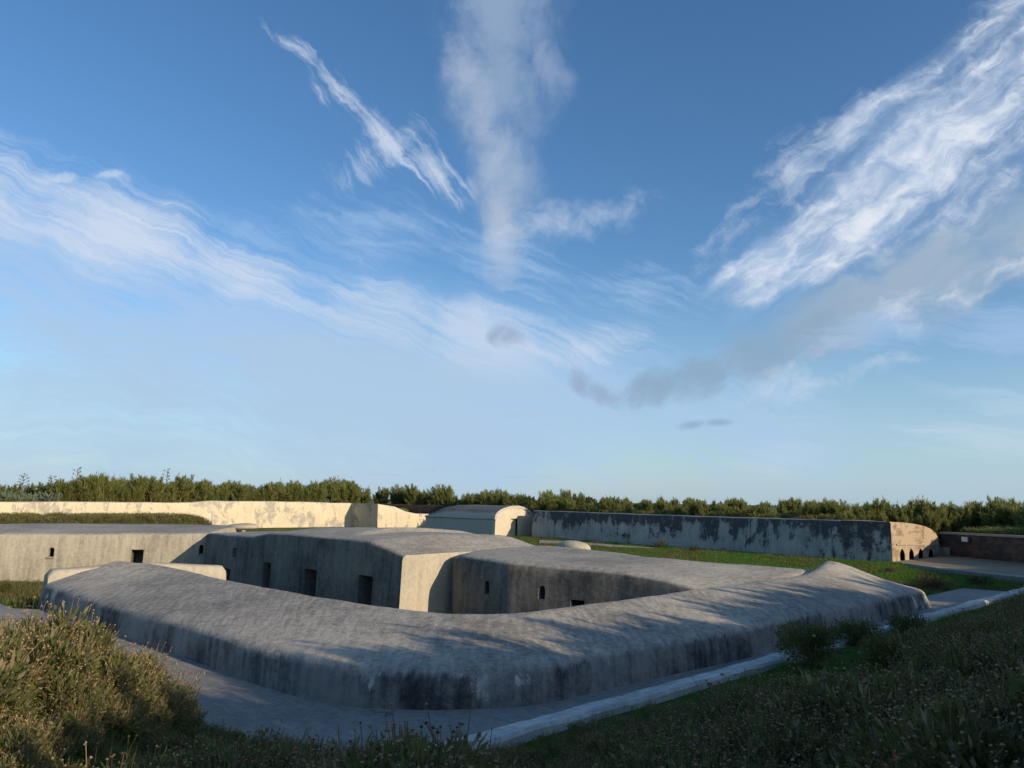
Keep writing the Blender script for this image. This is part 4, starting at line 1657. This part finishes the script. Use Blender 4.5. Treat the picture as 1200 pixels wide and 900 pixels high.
for A, B, inw, n, d0, d1, hm in ((on_plane(90, 600, flA, flB), flB - fl_dir * 2, inFL, 60, 3.8, 7.5, 1.18), (flB - fl_dir * 4, flB + fl_dir * 5, inFL, 26, 2.5, 6, 1.2), (ext, on_plane(95, 600, flA, flB), inFL, 26, 5, 8, .86), (far_end, frL, in2, 60, 3, 8, 1.0), (frL, brickA + bdir * 6, fr_in, 120, 3.6, 9, .62),
                                 (brickB + bdir * 1.5, brickB + bdir * 1.5 + b_in * 12, bdir, 56, 0, 9, .92), (rwA - rw_dir * 8, rwC + rw_dir * 5, rw_in, 170, 5, 14, .98)):
    for k in range(n):
        p = A.lerp(B, (k + random.uniform(-.4, .4)) / n) + inw * random.uniform(d0, d1)
        if in_brick(p): continue
        bx.append(p.x); by.append(p.y); bs.append(hm)
make_scatter('shrubbery', FE + DK, np.stack([bx, by], 1), .82, 1.18, 'mass of shrubs farther back on the rampart crest', 'shrubbery', hs=np.array(bs))

# grass fringe along the crest: ground cover
fx, fy = [], []
for A, B, inw, n in ((flA - fl_dir * 6, flB + fl_dir * 2, inFL, 500), (frL, brickA, fr_in, 700), (rwA, rwC + rw_dir * 3, rw_in, 1100), (Vector((-8, 92, 0)), frL, in2, 200)):
    for k in range(n):
        p = A.lerp(B, random.random()) + inw * random.uniform(1.3, 4.2)
        if in_brick(p): continue
        fx.append(p.x); fy.append(p.y)
FR2 = [drygrass('fringe', 560 + k, h=.55, n=34, rad=.3) for k in range(2)] + [roundbush('fringe', 565 + k, h=.4, rad=.35, n=170, lw=.04, ll=.14, mats=('feather', 'stem')) for k in range(3)]
make_scatter('undergrowth', FR2, np.stack([fx, fy], 1), .7, 1.2, 'tangled grass and weeds along the top of the outer walls', 'undergrowth', idx=np.where(rng.random(len(fx)) < .3, rng.integers(0, 2, len(fx)), rng.integers(2, 5, len(fx))))

# agaves at the left end and a few along the crest
AG = [agave('agave', 600 + k) for k in range(3)]
ag = []
for k in range(17):
    px = -14 + k * 6.2 + random.uniform(-3, 3)
    p = on_plane(px, 590, flA, flB); p.z = 0
    p = p + inFL * random.uniform(1.9, 3.6)
    ag.append((p, random.uniform(.95, 1.3), 0))
for px, dep in ((372, 1.7), (381, 1.9), (390, 1.8), (399, 2.1), (250, 1.8), (285, 1.9), (238, 2.0)):
    p = on_plane(px, 590, flA, flB); p.z = 0
    ag.append((p + inFL * dep, random.uniform(.9, 1.15), 1))
for px in (745, 752, 860, 874, 1010, 1020):
    p = on_plane(px, 605, brickA, frL); p.z = 0
    ag.append((p + fr_in * random.uniform(1.7, 2.4), random.uniform(.45, .6), 2))
LABS = (('grey green agave rosette in the clump at the left end of the cream wall', 'agaves at the left'),
        ('grey green agave poking out among the feathery shrubs on the cream wall crest', 'agaves in the shrubs'),
        ('small grey agave along the top of the peeling wall', 'agaves over the peeling wall'))
for i, (p, s, c) in enumerate(ag):
    z = float(ground_z(np.array([p.x]), np.array([p.y]))[0])
    single('agave', AG[i % 3], Vector((p.x, p.y, z - .05)), random.uniform(0, 6), s, LABS[c][0], 'agave', LABS[c][1])
for i, (px, ytop, lab) in enumerate(((28, 557, 'tall agave flower stalk above the rosettes at the left edge'), (61, 559, 'thinner agave flower stalk, second from the left edge'),
                                (91, 549, 'tallest agave flower stalk where the feathery shrubs begin'), (196, 551, 'lone agave flower stalk rising from the middle of the feathery shrubs'))):
    q = on_plane(px, ytop, flA + inFL * 2.6, flB + inFL * 2.6)
    z = float(ground_z(np.array([q.x]), np.array([q.y]))[0])
    single('agave_stalk', agave_stalk_pb(700 + i, q.z - z), Vector((q.x, q.y, z)), random.uniform(0, 6), 1, lab, 'agave stalk')

# thicket on the rampart behind and to the right of the viewer (it shades the near bank)
thx, thy, ths, thi = [], [], [], []
for tt_ in np.arange(-30, 44, .24):
    p = CURB_R[0] + CURB_R[1] * tt_ + CURB_R[2] * random.uniform(9.0, 11.2)
    if p.length < 4.2: p = p + CURB_R[2] * 2.2            # a clearing where the viewer stands
    thx.append(p.x); thy.append(p.y); ths.append((.6 if 21.2 < tt_ < 25 else 1) * .98 + .13 * math.sin(tt_ * .9) * math.sin(tt_ * .37 + 1) + random.uniform(-.13, .1)); thi.append(random.randint(0, 4))
make_scatter('thicket', FE, np.stack([thx, thy], 1), 1.40, 1.5, 'thicket of olive shrubs along the near rampart crest', 'thicket', hs=np.array(ths), idx=np.array(thi))

# ------------------------------------------------------------------ sun and sky
SUN_AZ = 55.0      # degrees to the right of straight behind the viewer
SUN_EL = 17.0
sun_dir = Vector((math.sin(R_(SUN_AZ)) * math.cos(R_(SUN_EL)), -math.cos(R_(SUN_AZ)) * math.cos(R_(SUN_EL)), math.sin(R_(SUN_EL))))   # towards the sun
sl = bpy.data.lights.new('sun', 'SUN')
sl.energy = 4.6
sl.angle = R_(.53)
sl.color = (1.0, .84, .62)
so = bpy.data.objects.new('sun', sl)
COL.objects.link(so)
so.rotation_euler = sun_dir.to_track_quat('Z', 'Y').to_euler()
so.location = sun_dir * 60

w = bpy.data.worlds.new('World')
sc.world = w
w.use_nodes = True
t = NT(w.node_tree)
bg = w.node_tree.nodes['Background']
SKY_STR = .13
bg.inputs['Strength'].default_value = SKY_STR
w.cycles.sampling_method = 'MANUAL'
w.cycles.sample_map_resolution = 512
sky = t.n('ShaderNodeTexSky', sky_type='NISHITA')
sky.sun_disc = False
sky.sun_elevation = R_(SUN_EL)
sky.sun_rotation = math.atan2(sun_dir.x, sun_dir.y)
sky.altitude = 20
sky.air_density = 1.0
sky.dust_density = .6
sky.ozone_density = 3.5

tc = t.n('ShaderNodeTexCoord')
dirv = tc.outputs['Generated']
dx, dy, dz = t.sep(dirv)
ys = t.m('MAXIMUM', dy, .06)
U = t.m('DIVIDE', dx, ys)
V = t.m('DIVIDE', dz, ys)
front = t.ss(dy, .06, .2)
UV = t.vec(U, V, 0.)


def uv(px, py):
    d = ray(px, py)
    return (d.x / d.y, d.z / d.y)


def n2(v, scale, detail=4, rough=.6, dist=0., col=False):
    nd = t.n('ShaderNodeTexNoise', noise_dimensions='2D')
    t.put(nd.inputs['Vector'], v)
    nd.inputs['Scale'].default_value = scale
    nd.inputs['Detail'].default_value = detail
    nd.inputs['Roughness'].default_value = rough
    nd.inputs['Distortion'].default_value = dist
    return nd.outputs[1] if col else nd.outputs[0]


w1 = t.vm('SUBTRACT', n2(UV, 6., 5, .6, col=True), (.5, .5, .5))
sc1 = t.n('ShaderNodeVectorMath', operation='SCALE')
t.put(sc1.inputs[0], w1)
sc1.inputs['Scale'].default_value = .06
warp2 = sc1.outputs[0]
UVw = t.vm('ADD', UV, warp2)


def capsule(pts, base=UVw):
    """soft 0..1 profile (1 on the spine) of a chain of ellipses; pts = (px, py, radius px)"""
    out = None
    for (x0, y0, r0), (x1, y1, r1) in zip(pts, pts[1:]):
        a = uv(x0, y0); b = uv(x1, y1)
        ex, ey = b[0] - a[0], b[1] - a[1]
        ln = math.hypot(ex, ey)
        rm = (r0 + r1) / 2 / F
        nd = t.n('ShaderNodeMapping', vector_type='TEXTURE')
        t.put(nd.inputs[0], base)
        nd.inputs['Location'].default_value = ((a[0] + b[0]) / 2, (a[1] + b[1]) / 2, 0)
        nd.inputs['Rotation'].default_value = (0, 0, math.atan2(ey, ex))
        nd.inputs['Scale'].default_value = (ln * .62 + rm * .75, rm * 1.08, 1)
        v = t.sub(1., t.vm('LENGTH', nd.outputs[0]))
        out = v if out is None else t.m('MAXIMUM', out, v)
    return t.m('MAXIMUM', out, 0.)


def streak(ang, sx, sy, scale, detail=5, rough=.62, dist=.3, base=UVw):
    """fibres along the direction ang (degrees, up from the horizon)"""
    return n2(t.mapping(base, rot=(0, 0, R_(ang)), scale=(sx, sy, 1)), scale, detail, rough, dist)


K_ = 1 / SKY_STR
EXPO = .1


def c_(r, g, b):
    return (r * K_, g * K_, b * K_)


white = c_(.60, .675, .80)
bright = c_(.80, .82, .86)
grey = c_(.34, .41, .53)
veil = c_(.39, .545, .78)
# clear air
hs_ = t.n('ShaderNodeHueSaturation')
hs_.inputs['Saturation'].default_value = 1.12
hs_.inputs['Value'].default_value = 1.15
t.put(hs_.inputs['Color'], sky.outputs[0])
col = hs_.outputs[0]
clear = col


def lay(alpha, colour, op):
    global col
    a = t.mul(alpha, op)
    col = t.mix(a, col, colour)


def wisp(mask, terms, lo, hi):
    """mask eaten away by textures; terms = (texture, weight)"""
    v = mask
    for tx_, wt in terms:
        v = t.m('MULTIPLY_ADD', t.sub(tx_, .5), wt, v)
    return t.mul(t.ss(v, lo, hi), t.ss(mask, 0., .35))


soft = n2(UVw, 3.0, 3, .55)
fine = n2(UVw, 14., 5, .65)
st1 = streak(-22, .45, 2.8, 5., 6)
fib = streak(-24, .3, 5.0, 15., 5, .66)
s11 = streak(-3, .22, 5., 6., 5)
# pale air over the horizon
lay(t.mul(t.ss(V, .0, .34, 1., 0.), t.ss(soft, .2, .75, .6, 1.)), c_(.385, .555, .71), .84)
# broad veil on the left and in the middle
m1 = capsule([(-150, 250, 150), (150, 350, 170), (480, 450, 150), (760, 480, 120), (960, 520, 60)])
lay(wisp(m1, ((st1, 1.5), (soft, .8), (fib, 1.1)), -.15, 1.1), veil, .76)
m2 = capsule([(-160, 165, 90), (60, 240, 85), (220, 295, 62), (350, 350, 30)])
lay(wisp(m2, ((st1, 1.5), (fib, 1.5), (fine, .6), (soft, .7)), -.3, 1.35), white, .84)
m2b = capsule([(380, 350, 40), (500, 385, 65), (620, 412, 46), (750, 395, 20)])
lay(wisp(m2b, ((st1, 1.6), (fib, 1.6), (fine, .6), (soft, .4)), -.1, 1.25), white, .62)
mp_ = capsule([(50, 203, 8), (100, 209, 13), (160, 212, 6)])
lay(wisp(mp_, ((fine, 2.2),), .2, .9), white, .5)
m1b = capsule([(-200, 470, 140), (250, 490, 160), (600, 500, 140)])
lay(wisp(m1b, ((s11, 1.8), (soft, .6), (fib, .5)), -.2, 1.05), c_(.40, .545, .71), .7)
# comb shaped cirrus
s3 = streak(-50, .5, 4.2, 13., 6)
m3 = capsule([(312, 28, 10), (372, 80, 24), (420, 142, 38), (470, 185, 46), (550, 220, 16)])
lay(wisp(m3, ((s3, 2.0), (fine, 1.2)), .1, 1.3), white, .78)
m3b = capsule([(380, 205, 34), (450, 180, 46), (500, 150, 30)])
lay(wisp(m3b, ((s3, 2.4), (fine, 1.4)), .2, 1.5), white, .45)
# tall plume in the middle
plm = n2(t.mapping(UVw, scale=(1.6, .8, 1)), 8., 5, .62)
m4 = capsule([(595, -60, 110), (580, 60, 96), (592, 150, 62), (597, 240, 48), (588, 325, 18)])
lay(wisp(m4, ((plm, 1.2), (fine, .8)), -.1, 1.1), c_(.32, .42, .58), .72)
m4b = capsule([(630, 60, 48), (655, 100, 26)])
lay(wisp(m4b, ((plm, 1.2), (fine, .6)), .1, 1.), c_(.33, .41, .58), .5)
m4c = capsule([(530, 40, 26), (555, 110, 30), (597, 205, 36), (590, 290, 20)])
lay(wisp(m4c, ((plm, 1.1), (fine, 1.2)), .0, 1.3), c_(.47, .53, .64), .55)
m5 = capsule([(605, 275, 30), (660, 262, 44), (750, 238, 26)])
lay(wisp(m5, ((fine, 2.0), (st1, 1.2)), .15, 1.5), white, .6)
m5b = capsule([(340, 250, 50), (520, 275, 70), (660, 330, 60), (830, 350, 50)])
lay(wisp(m5b, ((s11, 1.5), (fib, 1.6), (fine, .9)), .2, 1.5), veil, .55)
# altocumulus bands on the right
cells = streak(24, .9, 1.9, 20., 4, .6, .3)
long_ = streak(41, .26, 3.4, 6.5, 6, .6, .15)
m6c = capsule([(1180, 90, 130), (960, 270, 100), (860, 340, 50)])
lay(wisp(m6c, ((long_, 1.4),), .05, 1.1), veil, .5)
m6 = capsule([(1300, 10, 130), (1190, 110, 135), (1060, 220, 105), (940, 300, 62), (866, 332, 26)])
lay(t.ss(m6, .02, .75), c_(.40, .50, .66), .32)
lay(wisp(m6, ((long_, 2.0), (cells, 1.9), (fine, .6)), -.15, 1.45), white, .9)
lay(wisp(m6, ((long_, 2.2), (cells, 2.4)), .45, 2.0), bright, .75)
m6b = capsule([(1020, 118, 20), (965, 165, 48), (890, 235, 40), (820, 308, 12)])
lay(wisp(m6b, ((long_, 2.0), (cells, 1.5), (fine, .8)), .0, 1.5), white, .75)
# greyer lower band with a bright fringe
m7 = capsule([(1300, 240, 80), (1160, 295, 76), (1040, 345, 62), (940, 392, 48)])
lay(t.ss(m7, .05, .7), c_(.33, .44, .575), .6)
lay(wisp(m7, ((long_, 1.3), (cells, 1.1), (fine, .5)), -.15, .95), c_(.33, .43, .55), .86)
m7b = capsule([(1300, 275, 50), (1150, 325, 38), (1020, 385, 28), (950, 425, 16)])
lay(wisp(m7b, ((cells, 2.), (long_, 1.)), .25, 1.3), white, .7)
m8 = capsule([(1010, 370, 54), (920, 410, 46), (850, 436, 36), (790, 452, 28), (740, 458, 20)])
lay(wisp(m8, ((cells, .9), (fine, .9)), -.1, .9), c_(.25, .365, .505), .84)
m8c = capsule([(880, 475, 34), (1000, 440, 30), (1070, 415, 14)])
lay(wisp(m8c, ((cells, 1.6), (fine, 1.)), .2, 1.1), white, .45)
m8b = capsule([(668, 436, 14), (692, 446, 22), (735, 462, 8)])
lay(wisp(m8b, ((fine, 1.4),), -.05, 1.0), c_(.29, .385, .54), .82)
m9 = capsule([(580, 393, 14), (592, 394, 18), (604, 400, 9)])
lay(wisp(m9, ((fine, 1.5),), -.05, 1.05), c_(.28, .37, .52), .75)
UVs = t.vm('ADD', UV, t.vm('MULTIPLY', warp2, (.35, .12, 0)))
m10 = capsule([(797, 500, 5), (825, 496, 9), (856, 495, 4)], UVs)
lay(t.ss(m10, .0, .95), c_(.25, .37, .54), .75)
for (x, y, r, l) in ((612, 488, 4, 22), (495, 551, 4, 16), (445, 556, 3, 22), (620, 560, 4, 32), (735, 486, 4, 18)):
    mm = capsule([(x - l, y, r * .4), (x + l * .2, y - 1, r), (x + l, y, r * .4)], UVs)
    lay(t.ss(mm, .0, .9), c_(.42, .50, .62), .45)
# faint bars over the right horizon
m11 = capsule([(820, 560, 70), (1000, 520, 70), (1300, 500, 80)])
lay(wisp(m11, ((s11, 2.),), .3, 1.1), c_(.52, .64, .76), .55)
m12 = capsule([(960, 400, 30), (1100, 375, 55), (1300, 385, 70)])
lay(wisp(m12, ((s11, 2.),), .3, 1.1), veil, .5)
col = t.mix(front, clear, col)
w.node_tree.links.new(col, bg.inputs['Color'])

# ------------------------------------------------------------------ output
sc.view_settings.view_transform = 'Standard'
sc.view_settings.look = 'None'
sc.view_settings.gamma = 1
sc.view_settings.exposure = EXPO
sc.view_settings.use_curve_mapping = False
sc.render.engine = 'CYCLES'
sc.cycles.max_bounces = 6
sc.cycles.diffuse_bounces = 2
sc.cycles.transmission_bounces = 2
sc.cycles.use_denoising = True
sc.cycles.use_adaptive_sampling = True
sc.cycles.adaptive_threshold = .02
